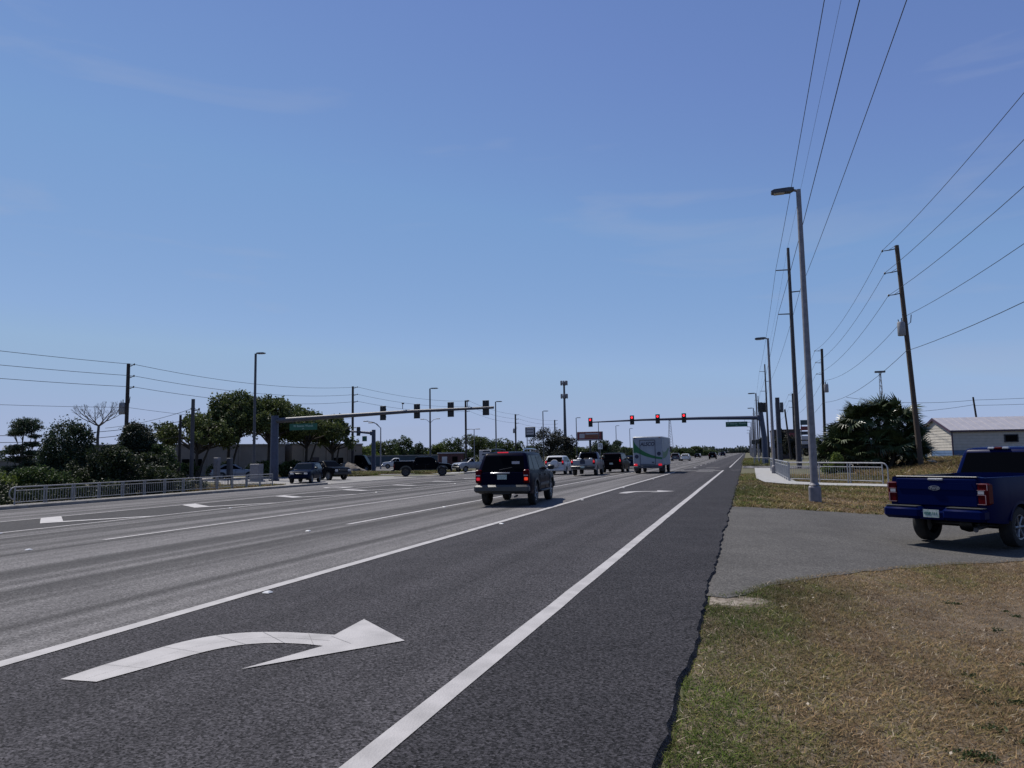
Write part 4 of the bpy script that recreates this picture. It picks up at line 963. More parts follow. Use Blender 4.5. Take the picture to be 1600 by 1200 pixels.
# small mast in the middle left
r = thing('signal_mast', 'short signal mast with an arm pointing left on the grass island', 'signal mast', (-50.9, 95.5, ZL))
MB().tube([(0, 0, 0), (0, 0, 6.0)], [.32, .28], 12).build('pole', 'mast_shade_grey', r, smooth=True)
MB().tube([(0, 0, 5.5), (-3, .6, 5.8), (-5.9, 1.2, 6.0)], [.2, .15, .10], 8).build('arm', 'mast_shade_grey', r, smooth=True)
MB().bbox((-.2, 0, 5.5), (.6, .5, .6), .05).build('arm_collar', 'mast_shade_grey', r)
signal_head('signal head with dark lenses at the tip of the short mast arm', (-55.5, 96.3, 6.0 + ZL), 1, None, 'signal heads on the short mast')
signal_head('signal head beside the wooden pole on the short mast arm', (-53.6, 96.0, 5.85 + ZL), 1, None, 'signal heads on the short mast')
q = MB().bbox((0, 0, 0), (.75, .03, .75), .01).build('street_sign', 'sign_green'); q.location = (-52.3, 95.4, 4.75 + ZL); tag(q, 'small square green sign hanging on the short mast arm', 'sign')
# pedestrian signals on the right corner
for x, y, z, lb in ((1.15, 112, 3.0, 'black pedestrian signal on a post at the right corner'), (1.75, 115, 3.1, 'paired black pedestrian signal heads beside the lamp post')):
    r = thing('pedestrian_signal', lb, 'signal', (x, y, -.06))
    MB().tube([(0, 0, 0), (0, 0, z)], .06, 8).build('post', 'galv', r); MB().bbox((-.1, 0, z + .1), (.5, .3, .62), .05).build('housing', 'signal_black', r)
    MB().box((-.1, -.16, z + .1), (.36, .02, .42)).build('face', 'lens_off', r)

# ------------------------------------------------------------------ poles and wires
def wood_pole(label, base, top, arms=(), xf=None, m='wood_pole', r0=.19, r1=.13, extra=()):
    r = thing('utility_pole', label, 'utility pole', base)
    T = Vector(top) - Vector(base)
    MB().tube([(0, 0, 0), T * .33, T * .66, T], [r0, r0 * .9, r1 * 1.1, r1], 12).build('pole', m, r, smooth=True)
    for (ex, ey, ez, ez0) in arms:
        f_ = ez0 / T.z; P0 = T * f_; P1 = Vector((ex, ey, ez)) - Vector(base)
        b = MB().tube([P0, P0.lerp(P1, .5) + Vector((0, 0, -.03)), P1], [.045, .04, .03], 6)
        b.tube([P0 + Vector((0, 0, .28)), P0.lerp(P1, .55)], .018, 5)
        b.build('insulator_arm', 'insul', r, smooth=True)
        MB().lathe([(.001, -.10), (.05, -.08), (.07, -.02), (.04, 0), (.07, .04), (.03, .1), (.001, .1)], 10, 'z', tuple(P1)).build('insulator', 'insul', r, smooth=True)
    if xf:
        z, s_, sx_ = xf; P = T * (z / T.z)
        can = MB().lathe([(.001, -.55 * s_), (.26 * s_, -.55 * s_), (.29 * s_, -.5 * s_), (.29 * s_, .45 * s_), (.24 * s_, .55 * s_), (.001, .57 * s_)], 16, 'z', (P.x + sx_ * .36 * s_, P.y - .22 * s_, z)).build('transformer', 'xfmr', r, smooth=True)
        MB().tube([(P.x + sx_ * .3, P.y - .2, z + .55 * s_), (P.x + sx_ * .3, P.y - .2, z + .85 * s_)], .04, 6).tube([(P.x + sx_ * .5 * s_, P.y - .2, z + .5 * s_), (P.x + sx_ * .55 * s_, P.y - .2, z + .75 * s_)], .035, 6).build('bushing', 'insul', can)
        MB().tube([(P.x, P.y - .1, z + .2), (P.x + .35, P.y - .1, z + .5), (P.x + .42, P.y - .1, z + 1.1)], .035, 6).build('fuse_cutout', 'galv_dark', r)
    return r
wood_pole('leaning wooden utility pole with a pale transformer can beside the shed bank', (12.82, 64.1, zt(12.8, 64) - .1), (12.15, 64.1, 17.8), [(11.07, 64.0, 17.42, 17.4), (11.15, 64.0, 15.6, 15.6), (11.32, 64.0, 13.8, 13.8)], (10.9, 1.0, -1), r0=.21, r1=.16)
wood_pole('wooden utility pole with a transformer rising from behind the palm clump', (11.0, 117, zt(11, 117)), (11.34, 117, 16.6), [(10.36, 116.9, 16.35, 16.3), (10.4, 116.9, 14.6, 14.5), (10.45, 116.9, 12.9, 12.8)], (10.7, 1.1, 1), r0=.22, r1=.18, m='wood_dark')
for y, lb in ((190, 'wooden pole with stacked arms in front of the brown shop'), (262, 'distant wooden utility pole above the right verge'), (335, 'very distant wooden utility pole above the right verge')):
    wood_pole(lb, (11.2, y, 0), (11.3, y, 15.5), [(10.4, y, 15.2, 15.1), (10.4, y, 13.7, 13.6), (10.4, y, 12.2, 12.1)], (9.4, 1.2, 1) if y == 190 else None, r0=.25, r1=.2, m='wood_dark')
wood_pole('bare leaning pole beside the thick concrete post', (8.1, 150, 0), (7.4, 150, 9.6), r0=.2, r1=.15, m='wood_dark')
for y, H, lb in ((81.5, 23.1, 'tall dark transmission pole with three short arms behind the railing'), (185, 22.5, 'second tall transmission pole further down the verge'), (290, 22.5, 'third transmission pole far down the verge'), (395, 22.5, 'faint fourth transmission pole near the horizon'), (500, 22.5, 'minute fifth transmission pole at the horizon')):
    r = thing('transmission_pole', lb, 'utility pole', (5.14, y, zt(5, y) - .05))
    MB().tube([(0, 0, 0), (0, 0, H * .5), (0.02, 0, H)], [.27, .21, .14], 12).build('pole', 'pole_concrete', r, smooth=True)
    for dx, z in ((-1.3, 20.8), (1.0, 18.4), (-1.27, 16.1)):
        MB().tube([(0, 0, z - .04), (dx, 0, z)], [.07, .055], 6).build('arm', 'insul', r, smooth=True)
r = thing('strain_pole', 'thick square concrete post with a control box near its top', 'pole', (5.2, 127, -.08))
MB().box((0, 0, 5.2), (.80, .80, 10.4), taper=.8).build('shaft', 'pole_concrete', r); MB().bbox((.62, 0, 8.8), (.5, .5, 1.6), .04).build('control_box', 'galv_dark', r)
MB().bbox((.1, -.44, 3.4), (.5, .06, .8), .02).build('notice_plate', 'wall_teal', r)
r = thing('sign_post', 'slim pale steel post standing behind the railing corner', 'pole', (4.6, 118, -.08))
MB().tube([(0, 0, 0), (-.05, 0, 9.0)], [.09, .07], 8).build('post', 'galv', r); MB().lathe([(.001, 0), (.2, 0), (.12, .2)], 10).build('base', 'galv', r)
# pole line on the left
LP = [(56.0, 11.0, 1), (98.5, 12.4, 0), (145.6, 13.4, 0), (181, 12.2, 1), (222, 12.4, 0)]
for i, (y, H, x_) in enumerate(LP):
    H += .34
    wood_pole(('dark wooden utility pole rising out of the left shrubs', 'dark wooden utility pole on the grass island by the rubble heap', 'dark wooden pole behind the left signal arm tip', 'dark wooden pole above the navy SUV', 'small dark pole left of the cell tower')[i],
              (-56, y, ZL), (-56, y, H + ZL), [(-55.1, y - .2, H + ZL - .15, H - .3), (-55.1, y - .2, H + ZL - 1.25, H - 1.4), (-55.1, y - .2, H + ZL - 2.3, H - 2.45)],
              ((H - 4.3, 1.0, -1) if i in (0, 3) else None), m='wood_dark', r0=.2 if i < 2 else .24, r1=.16 if i < 2 else .2)
wood_pole('weathered grey pole just behind the left railing', (-36.8, 42.6, ZL), (-36.8, 42.6, 5.95), [(-36.2, 42.5, 5.2, 5.5)], m='pole_concrete', r0=.15, r1=.12)
wood_pole('short dark pole with a side strut next to the weathered grey pole', (-40.6, 45.7, ZL), (-40.6, 45.7, 5.1), m='wood_dark', r0=.12, r1=.09)
wood_pole('slim dark pole standing left of the island utility pole', (-62.5, 100, ZL), (-62.5, 100, 7.0), m='wood_dark', r0=.15, r1=.11)

def wire(label, pts, sag, r=.016, name='power_wire', group=None):
    P = []
    for (a, c), s_ in zip(zip(pts, pts[1:]), sag):
        a, c = Vector(a), Vector(c)
        for k in range(14):
            t = k / 14; q = a.lerp(c, t); q.z -= 4 * s_ * t * (1 - t); P.append(q)
    P.append(Vector(pts[-1]))
    o = MB().tube(P, r, 5, caps=False).build(name, 'wire'); return tag(o, label, 'wire', group)
G1 = 'wires of the leaning pole line'
for zA, xA, lb in ((17.45, 11.07, 'topmost wire of the leaning wooden pole line'), (15.63, 11.15, 'second wire of the leaning wooden pole line'), (13.81, 11.32, 'third wire of the leaning wooden pole line')):
    dz = 17.45 - zA
    wire(lb, [(12.4, 6, zA - .1), (xA, 64, zA), (10.38, 117, 16.38 - dz * .95), (10.4, 190, 15.25 - dz * .85), (10.4, 262, 15.25 - dz * .85), (10.4, 335, 15.25 - dz * .85)], [1.0, 1.1, 1.2, 1.2, 1.2], .017, group=G1)
wire('neutral wire tied beside the transformer of the leaning pole', [(13.6, 6, 12.1), (12.5, 64, 12.1), (11.2, 117, 11.9), (11.2, 190, 10.2)], [.9, 1.2, 1.2], .017, group=G1)
wire('low communication cable crossing the leaning pole below its transformer', [(13.6, 6, 9.1), (12.3, 64, 9.3), (11.1, 117, 8.7), (11.2, 190, 8.0)], [.75, 1.0, 1.0], .02, 'communication_cable', group=G1)
G2 = 'transmission wires'
for x, z, lb in ((3.84, 20.75, 'transmission wire on the upper left arms'), (6.12, 18.35, 'transmission wire on the right hand arms'), (3.87, 16.05, 'transmission wire on the lower left arms')):
    wire(lb, [(x, -22, z), (x, 81.5, z), (x, 185, z - .3), (x, 290, z - .3), (x, 395, z - .3)], [.9, 1.0, 1.0, 1.0], .019, group=G2)
wire('thin shield wire running over the tops of the transmission poles', [(5.14, -22, 23.1), (5.14, 81.5, 23.05), (5.14, 185, 22.4), (5.14, 290, 22.4)], [.6, .8, .8], .009, group=G2)
G3 = 'wires of the left pole line'
for k, lb in enumerate(('top wire of the left pole line', 'middle wire of the left pole line', 'bottom wire of the left pole line')):
    dz = [.15, 1.25, 2.3][k]
    wire(lb, [(-55.1, 10, 10.9 - dz)] + [(-55.1, y - .2, H + .34 + ZL - dz) for y, H, _ in LP], [.5, .9, .7, .6, .6], .021, group=G3)
wire('single low wire behind the bare tree on the left', [(-56, 10, 6.4), (-56, 56, 6.8), (-56, 98.5, 7.6)], [.5, .8], .016, group=G3)
for k, (z0, z1, lb) in enumerate(((2.95, 3.4, 'thick cable passing in front of the dome tree'), (2.5, 3.0, 'second thick cable sagging across the left shrubs'), (1.55, 2.3, 'lowest cable crossing the left shrubs'))):
    wire(lb, [(-50, 22, z0 + .6), (-46.5, 37, z0 + .55), (-40.6, 45.6, z1 + 1.2)], [.1, .25], .02, 'communication_cable', 'cables over the left shrubs')
wire('drop cable from the weathered grey pole to the shrubs', [(-36.8, 42.6, 5.3), (-46, 44, 4.2)], [.2], .015, 'communication_cable')
# wires above the shed
r = wood_pole('small dark pole standing behind the shed roof', (29.2, 110, 0), (28.6, 110, 8.3), m='wood_dark', r0=.14, r1=.11)
for k, (a, c, s_, lb) in enumerate((((12.2, 100, 8.2), (28.6, 110, 7.9), .5, 'upper cable left of the small pole behind the shed'), ((12.2, 104, 6.6), (28.6, 110, 7.3), .5, 'lower cable left of the small pole behind the shed'), ((28.6, 110, 7.9), (60, 108, 9.6), .5, 'upper cable right of the small pole behind the shed'), ((28.6, 110, 7.2), (60, 104, 8.0), .4, 'lower cable right of the small pole behind the shed'))):
    wire(lb, [a, c], [s_], .022, 'communication_cable', 'cables behind the shed')

# ------------------------------------------------------------------ signs, towers, cabinets
def tower(label, x, y, H, clusters, z=0):
    r = thing('cell_tower', label, 'tower', (x, y, z))
    MB().tube([(0, 0, 0), (0, 0, H * .5), (0, 0, H)], [.62, .46, .30], 12).build('mast', 'galv_dark', r, smooth=True)
    for cz in clusters:
        b = MB(); b.lathe([(.25, -.05), (1.0, -.05), (1.0, .05), (.25, .05)], 12, 'z', (0, 0, cz)); b.build('platform', 'galv', r)
        for k in range(9):
            a = 2 * math.pi * k / 9; MB().bbox((1.05 * math.cos(a), 1.05 * math.sin(a), cz + .15), (.32, .32, 1.5), .04).build('antenna', 'galv', r)
    return r
tower('slim cell tower with two rings of antennas behind the trees', -56.8, 239, 26.2, (25.6, 21.2), ZL)
def lattice(label, x, y, H, w, top=None):
    r = thing('lattice_tower', label, 'tower', (x, y, 0)); b = MB(); n = 14
    for k in range(n):
        z0, z1 = H * k / n, H * (k + 1) / n; w0, w1 = w * (1 - .75 * k / n), w * (1 - .75 * (k + 1) / n)
        P0 = [(w0 * math.cos(a), w0 * math.sin(a), z0) for a in (.5, 2.6, 4.7)]; P1 = [(w1 * math.cos(a), w1 * math.sin(a), z1) for a in (.5, 2.6, 4.7)]
        for i in range(3): b.tube([P0[i], P1[i]], .09, 4, caps=False).tube([P0[i], P1[(i + 1) % 3]], .05, 4, caps=False)
    b.build('lattice', 'galv', r)
    if top: MB().bbox((0, 0, H + .3), (top, .8, .7), .1).build('head_platform', 'galv_dark', r)
    return r
lattice('hazy lattice tower right of the delivery truck', -38, 400, 19.5, 1.9); lattice('small lattice tower with a wide head above the palm clump', 48.5, 300, 30, 1.3, 3.6)
lattice('thin lattice mast behind the live oaks', -70, 88, 11.0, .5)
r = thing('pole_sign', 'square dark framed sign on two pale posts above the trees', 'sign', (-59, 205, ZL))
MB().bbox((0, 0, 8.6), (2.95, .5, 2.95), .06).build('frame', 'sign_dark', r); MB().bbox((0, -.26, 8.85), (2.2, .06, 1.9), .03).build('panel', 'sign_pale', r)
for z in (9.35, 8.55): MB().box((0, -.295, z), (1.9, .02, .16)).build('sign_band', 'sign_dark', r)
MB().box((0, -.27, 7.45), (2.0, .04, .3)).build('reader_strip', 'wall_teal', r)
for x in (-1.0, 1.0): MB().tube([(x, 0, 0), (x, 0, 7.2)], .13, 8).build('post', 'galv', r)
r = thing('billboard', 'dark red billboard with pale lines of writing on a dark post', 'billboard', (-54.8, 270, ZL))
MB().bbox((0, 0, 8.7), (9.6, .7, 3.3), .08).build('frame', 'sign_dark', r); MB().bbox((-.15, -.36, 8.75), (9.0, .06, 2.9), .03).build('panel', 'sign_red', r)
for x, z, w_, h_, m_ in ((1.0, 9.55, 5.2, .5, 'sign_pale'), (1.0, 8.75, 5.4, .28, 'sign_gold'), (.6, 8.2, 5.2, .22, 'sign_gold'), (-2.9, 8.8, 2.0, 1.7, 'sign_pale'), (0, 7.35, 8.2, .3, 'sign_pale')):
    MB().box((x, -.40, z), (w_, .03, h_)).build('lettering_band', m_, r)
MB().tube([(0, .2, 0), (0, .2, 7.2)], .42, 10).build('post', 'sign_dark', r)
r = thing('lane_sign', 'white road sign with a black hooked arrow above the minivan', 'sign', (-28, 148, ZL))
MB().bbox((0, 0, 3.6), (.95, .03, 1.2), .02).build('panel', 'sign_white', r); MB().tube([(0, .04, 0), (0, .04, 3.4)], .05, 6).build('post', 'galv', r)
MB().tube([(.22, -.03, 3.2), (.22, -.03, 3.8), (-.05, -.03, 3.95), (-.2, -.03, 3.75)], .06, 6).tube([(-.3, -.03, 3.55), (0, -.03, 3.6)], .06, 6).build('arrow_mark', 'sign_dark', r)
r = thing('notice_board', 'white notice board with dark rows at the edge of the tree line', 'sign', (-42, 118, ZL))
MB().bbox((0, 0, 2.0), (2.0, .08, 2.0), .03).build('panel', 'sign_pale', r)
for k, (x, z) in enumerate(((.3, 2.75), (.2, 2.25), (.35, 1.75), (.1, 1.3))): MB().box((x, -.05, z), (1.3, .03, .22)).build('sign_band', 'sign_dark', r)
for x in (-.8, .8): MB().tube([(x, .05, 0), (x, .05, 2)], .05, 6).build('post', 'galv', r)
r = thing('notice_board', 'pale framed board behind the small white SUV', 'sign', (-45.2, 160, ZL))
b = MB(); b.box((0, 0, 2.9), (2.2, .1, .12)).box((-1.05, 0, 1.5), (.12, .1, 2.9)).box((1.05, 0, 1.5), (.12, .1, 2.9)); b.build('frame', 'sign_pale', r); MB().box((0, .02, 1.9), (1.5, .05, 1.3)).build('panel', 'sign_pale', r)
# cabinets near the left railing
for x, y, w_, h_, d_, z, m_, lb, legs in ((-39.4, 48.4, .42, 1.5, .35, .6, 'galv', 'narrow pale utility cabinet on legs behind the left railing', 1), (-38.6, 48.9, .36, 1.45, .35, .6, 'galv_dark', 'narrow dark utility cabinet beside the pale one', 1), (-43.0, 58.2, 1.0, 1.5, .7, .0, 'galv', 'square signal control cabinet beside the left mast', 0)):
    r = thing('utility_cabinet', lb, 'cabinet', (x, y, ZL)); MB().bbox((0, 0, z + h_ / 2 + .1), (w_, d_, h_), .03).build('box', m_, r); MB().box((0, -d_ / 2 - .006, z + h_ / 2 + .1), (w_ * .85, .012, h_ * .85)).build('door', m_, r)
    if legs:
        for sx_ in (-1, 1): MB().box((sx_ * w_ * .35, 0, .35), (.06, .06, .72)).build('leg', 'galv_dark', r)
    else: MB().box((0, 0, .05), (1.2, .9, .12)).build('base', 'concrete', r)
r = thing('pole_sign', 'tall shop sign stack with dark and red panels beside the street light', 'sign', (10.9, 150, 0))
for z, h_, m_ in ((7.0, 1.0, 'wall_teal'), (5.9, .8, 'sign_red'), (5.0, .7, 'sign_dark'), (4.1, .8, 'sign_pale'), (3.2, .7, 'sign_pale'), (2.4, .6, 'sign_dark')): MB().bbox((0, 0, z), (1.7, .3, h_ - .06), .03).build('panel', m_, r)
for x in (-.7, .7): MB().tube([(x, .2, 0), (x, .2, 7)], .08, 6).build('post', 'galv_dark', r)
# little tractor by the railing corner
r = thing('tractor', 'small tractor with a pale canopy parked on the grass behind the light pole', 'tractor', (9.3, 108, 0), math.radians(-70))
MB().bbox((0, .9, .85), (.7, 1.5, .5), .08).build('bonnet', 'tractor_green', r, smooth=True); MB().bbox((0, -.35, .65), (.8, 1.0, .3), .05).build('deck', 'tractor_green', r); MB().bbox((0, -.5, 1.05), (.5, .12, .6), .04).build('seat', 'black_plastic', r)
MB().bbox((0, -.2, 2.1), (1.4, 1.6, .08), .03).build('canopy', 'sign_pale', r)
for sx_ in (-1, 1):
    for y in (-.7, .3): MB().tube([(sx_ * .5, y, .8), (sx_ * .5, y, 2.08)], .03, 6).build('canopy_post', 'black_plastic', r)
    wheel_parts(r, sx_ * .65, -.45, .58, .35, 'sign_red'); wheel_parts(r, sx_ * .5, 1.25, .36, .2, 'sign_red')
q = MB().lathe([(.001, 0), (.10, 0), (.10, .5), (.13, .55), (.10, .6), (.09, .75), (.001, .82)], 12).build('fire_hydrant', 'fence_white', smooth=True); q.location = (7.4, 112, 0); tag(q, 'short white hydrant on the grass right of the thick post', 'hydrant')
r = thing('rubble_heap', 'pale heap of rubble at the foot of the island utility pole', 'rubble', (-55.5, 96.2, ZL - .02)); b = MB(); P = []
nn = 28
for i in range(9):
    for k in range(nn):
        a = 2 * math.pi * k / nn; rr = 3.4 * (1 - i / 8) ** .8 * (1 + .12 * math.sin(3 * a + i) + random.uniform(-.06, .06)); P.append((rr * math.cos(a), rr * .6 * math.sin(a), 1.45 * (i / 8) ** 1.1 + random.uniform(-.09, .09) * (i > 0)))
b.add(P, [(i * nn + k, i * nn + (k + 1) % nn, (i + 1) * nn + (k + 1) % nn, (i + 1) * nn + k) for i in range(8) for k in range(nn)]); b.build('heap', 'rubble', r, smooth=True)

# ------------------------------------------------------------------ buildings
def shed():
    base = Vector((18.8, 80.0, .62)); r = thing('metal_shed', 'cream sided shed with blue wainscot and pale metal roof behind the pickup', 'shed', base, math.radians(10))
    Ls, Ds, Hw, Hr = 20.0, 7.2, 2.78, 4.05        # local x along the long side, y towards the back
    MB().box((Ls / 2, Ds / 2, Hw / 2), (Ls - .1, Ds - .1, Hw)).build('core', 'wall_beige', r)
    b = MB(); b.prism([(.05, Hw), (Ds - .05, Hw), (Ds / 2, Hr - .05)], lambda y, z: (.05, y, z - .01), lambda y, z: (Ls - .05, y, z - .01)); b.build('gable_core', 'wall_beige', r)
    for k in range(10):
        z0 = .05 + k * .272; m_ = 'siding_blue' if k < 3 else 'siding_cream'
        MB().prism([(0, z0), (0, z0 + .262), (-.012, z0 + .262), (-.035, z0)], lambda y, z: (.0, y, z), lambda y, z: (Ls, y, z)).build('siding_board', m_, r)
        MB().prism([(0, z0), (0, z0 + .262), (-.012, z0 + .262), (-.035, z0)], lambda x, z: (x, 0.0, z), lambda x, z: (x, Ds, z)).build('siding_board', m_, r)
    k = 0; z0 = Hw
    while z0 < Hr - .2:
        t = (z0 - Hw) / (Hr - Hw); t2 = min(1, (z0 + .262 - Hw) / (Hr - Hw)); y0, y1 = Ds / 2 * t, Ds - Ds / 2 * t; y2, y3 = Ds / 2 * t2, Ds - Ds / 2 * t2
        MB().prism([(y0, z0), (y1, z0), (y3, z0 + .255), (y2, z0 + .255)], lambda y, z: (-.03, y, z), lambda y, z: (.0, y, z)).build('siding_board', 'siding_cream', r); z0 += .272
    ov = .22
    for sgn in (0, 1):
        rf = MB(); P = lambda u, q: (u, (Ds / 2) * q - ov * (1 - q) * 1.0, Hw + (Hr - Hw) * q - .09 * (1 - q) + .06) if sgn == 0 else (u, Ds - ((Ds / 2) * q - ov * (1 - q)), Hw + (Hr - Hw) * q - .09 * (1 - q) + .06)
        a, c, e, f = P(-ov, 0), P(Ls + ov, 0), P(Ls + ov, 1), P(-ov, 1)
        rf.add([a, c, e, f] + [(q[0], q[1], q[2] - .05) for q in (a, c, e, f)], [(0, 1, 2, 3), (7, 6, 5, 4), (0, 4, 5, 1), (1, 5, 6, 2), (2, 6, 7, 3), (3, 7, 4, 0)])
        o = rf.build('roof', 'roof_metal', r)
        for u in np.arange(0, Ls, .75): MB().tube([Vector(P(u, .005)) + Vector((0, 0, .012)), Vector(P(u, .995)) + Vector((0, 0, .012))], .018, 5).build('roof_rib', 'roof_metal', o)
        g = MB(); a, f = Vector(P(-ov - .01, 0)), Vector(P(-ov - .01, 1)); g.add([a, f, f - Vector((0, 0, .24)), a - Vector((0, 0, .24)), a - Vector((.04, 0, 0)), f - Vector((.04, 0, 0)), f - Vector((.04, 0, .24)), a - Vector((.04, 0, .24))], [(0, 1, 2, 3), (4, 7, 6, 5), (0, 4, 5, 1), (2, 6, 7, 3)]); g.build('barge_board', 'trim_plum', r)
    MB().box((Ls / 2, -ov - .02, Hw - .11), (Ls + .4, .05, .15)).build('eave_fascia', 'trim_plum', r)
    MB().box((-.03, -.045, Hw / 2), (.10, .10, Hw)).build('corner_trim', 'trim_plum', r)
    wf = MB().box((5.2, -.04, 1.92), (1.25, .08, .75)).build('window', 'sign_dark', r); MB().box((5.2, -.085, 1.92), (1.05, .02, .58)).build('pane', 'glass_dark', wf)
    MB().box((-.045, Ds - .35, 1.2), (.06, .25, 2.4)).build('door_jamb', 'siding_cream', r); MB().box((-.05, 5.2, 1.05), (.03, .95, 2.05)).build('door', 'siding_cream', r)
shed()
r = thing('storage_unit', 'small grey storage unit with a pitched top left of the cream shed', 'shed', (17.4, 90, .55), math.radians(10))
MB().box((1.0, 1.5, 1.1), (2.0, 3, 2.2)).build('wall', 'rail_grey', r); MB().prism([(-.15, 2.2), (2.15, 2.2), (1.0, 2.75)], lambda x, z: (x, -.1, z), lambda x, z: (x, 3.1, z)).build('roof', 'trim_plum', r); MB().box((1.0, -.01, .95), (1.2, .03, 1.9)).build('door', 'lamp_clear', r)

def block(name, label, a, c, depth, H, m, z=ZL, cap='concrete_old', feats=(), roof=None):
    A = Vector((*a, 0)); C = Vector((*c, 0)); d = C - A; L_ = d.length; r = thing(name, label, 'building', (a[0], a[1], z), math.atan2(d.y, d.x))
    MB().box((L_ / 2, depth / 2, H / 2), (L_, depth, H)).build('wall', m, r)
    MB().box((L_ / 2, depth / 2, H + .09), (L_ + .25, depth + .25, .2)).build('parapet', cap, r)
    for x in np.arange(2.0, L_ - 1, 4.0): MB().box((x, -.05, H / 2), (.28, .12, H - .02)).build('pilaster', m, r)
    for (x, w_, z0, z1, nm, mm) in feats: MB().box((x, -.03, (z0 + z1) / 2), (w_, .12, z1 - z0)).build(nm, mm, r)
    return r
block('low_building', 'long low grey building behind the live oaks', (-74, 68), (-60.5, 88), 14, 3.9, 'wall_beige', feats=((5, 1.2, 0, 2.2, 'door', 'wall_brown'), (12, 2.4, 1, 2.2, 'window', 'glass_dark')))
block('low_building', 'low tan building at the right end of the live oaks', (-60, 89), (-55.8, 101), 12, 4.0, 'wall_tan', feats=((4, 1.1, 0, 2.2, 'door', 'wall_brown'), (8, 2.0, .9, 2.1, 'window', 'glass_dark')))
block('low_building', 'grey flat roofed building behind the pine on the far left', (-88, 46), (-70, 60), 10, 2.3, 'wall_beige')
block('boundary_wall', 'teal metal wall stretching behind the parked vehicles', (-100, 140), (-62, 152), .3, 2.3, 'wall_teal', feats=())
block('small_building', 'small red brick kiosk with a pale roof behind the black pickup', (-56.5, 132), (-52, 134), 4, 2.6, 'brick_red', cap='roof_metal', feats=((1.2, 1.0, 0, 2.0, 'door', 'lamp_clear'), (3.2, 1.0, 1, 2.0, 'window', 'glass_dark')))
block('shop_building', 'brown flat roofed shop behind the trees on the right', (5.6, 172), (11.5, 172), 12, 6.2, 'wall_brown', z=0, cap='wall_brown', feats=((3, 3.2, 4.4, 5.6, 'shop_sign', 'sign_red'),))
block('low_building', 'pale far building on the right of the verge', (14, 175), (34, 170), 12, 3.6, 'wall_beige', z=0)

# ------------------------------------------------------------------ trees and shrubs
def lobes_noise(P, f, seed):
    r = np.random.default_rng(seed); v = np.zeros(len(P))
    for k in range(5):
        d = r.normal(size=3); d /= np.linalg.norm(d); v += np.sin(P @ d * f * (1 + .5 * k) + r.uniform(0, 6.3)) / (1 + .35 * k)
    return v
def leaves(lobes, n, size, seed, c_dark, c_light, gap=0.25, droop=0.0, shell=.42, aspect=.55, yellow=0.0, fresh=None):
    r = np.random.default_rng(seed)
    w = np.array([(a * b * c) ** .6 for _, (a, b, c) in lobes]); w /= w.sum()
    n0 = int(n * 1.5); idx = r.choice(len(lobes), n0, p=w)
    C = np.array([l[0] for l in lobes])[idx]; Rr = np.array([l[1] for l in lobes])[idx]
    d = r.normal(size=(n0, 3)); d /= np.linalg.norm(d, axis=1)[:, None]
    rad = shell + (1 - shell) * r.random(n0) ** .6; rad *= 1 + .10 * r.normal(size=n0)
    P = C + d * Rr * rad[:, None]
    nzv = lobes_noise(P, 2.6 / max(.5, float(np.mean(Rr))), seed + 1)
    keep = nzv > np.quantile(nzv, gap); P = P[keep][:n]; nzv = nzv[keep][:n]; d = d[keep][:n]; n = len(P)
    a = r.normal(size=(n, 3)); a += d * .5; a[:, 2] -= droop; a /= np.linalg.norm(a, axis=1)[:, None]
    b = np.cross(a, r.normal(size=(n, 3))); b /= np.linalg.norm(b, axis=1)[:, None]
    s = size * r.uniform(.55, 1.35, n)[:, None]
    V = np.stack([P - a * s, P + b * s * aspect, P + a * s, P - b * s * aspect], 1).reshape(-1, 3)
    F = np.arange(4 * n).reshape(n, 4)
    t = np.clip(.5 + .22 * nzv + .25 * r.normal(size=n), 0, 1)[:, None]
    col = np.array(c_dark) * (1 - t) + np.array(c_light) * t
    if fresh is not None:
        m_ = r.random(n) < fresh[0]; col[m_] = np.array(fresh[1]) * r.uniform(.7, 1.2, (m_.sum(), 1))
    return V, F, np.repeat(col, 4, 0)
GREEN = ((.018, .030, .010), (.066, .100, .030)); OLIVE = ((.025, .036, .012), (.10, .125, .038)); BLUEG = ((.015, .026, .014), (.045, .070, .036)); DUSK = ((.015, .017, .013), (.042, .046, .033)); SHADE = ((.010, .015, .007), (.034, .048, .018)); LIME = ((.042, .066, .012), (.15, .19, .04))
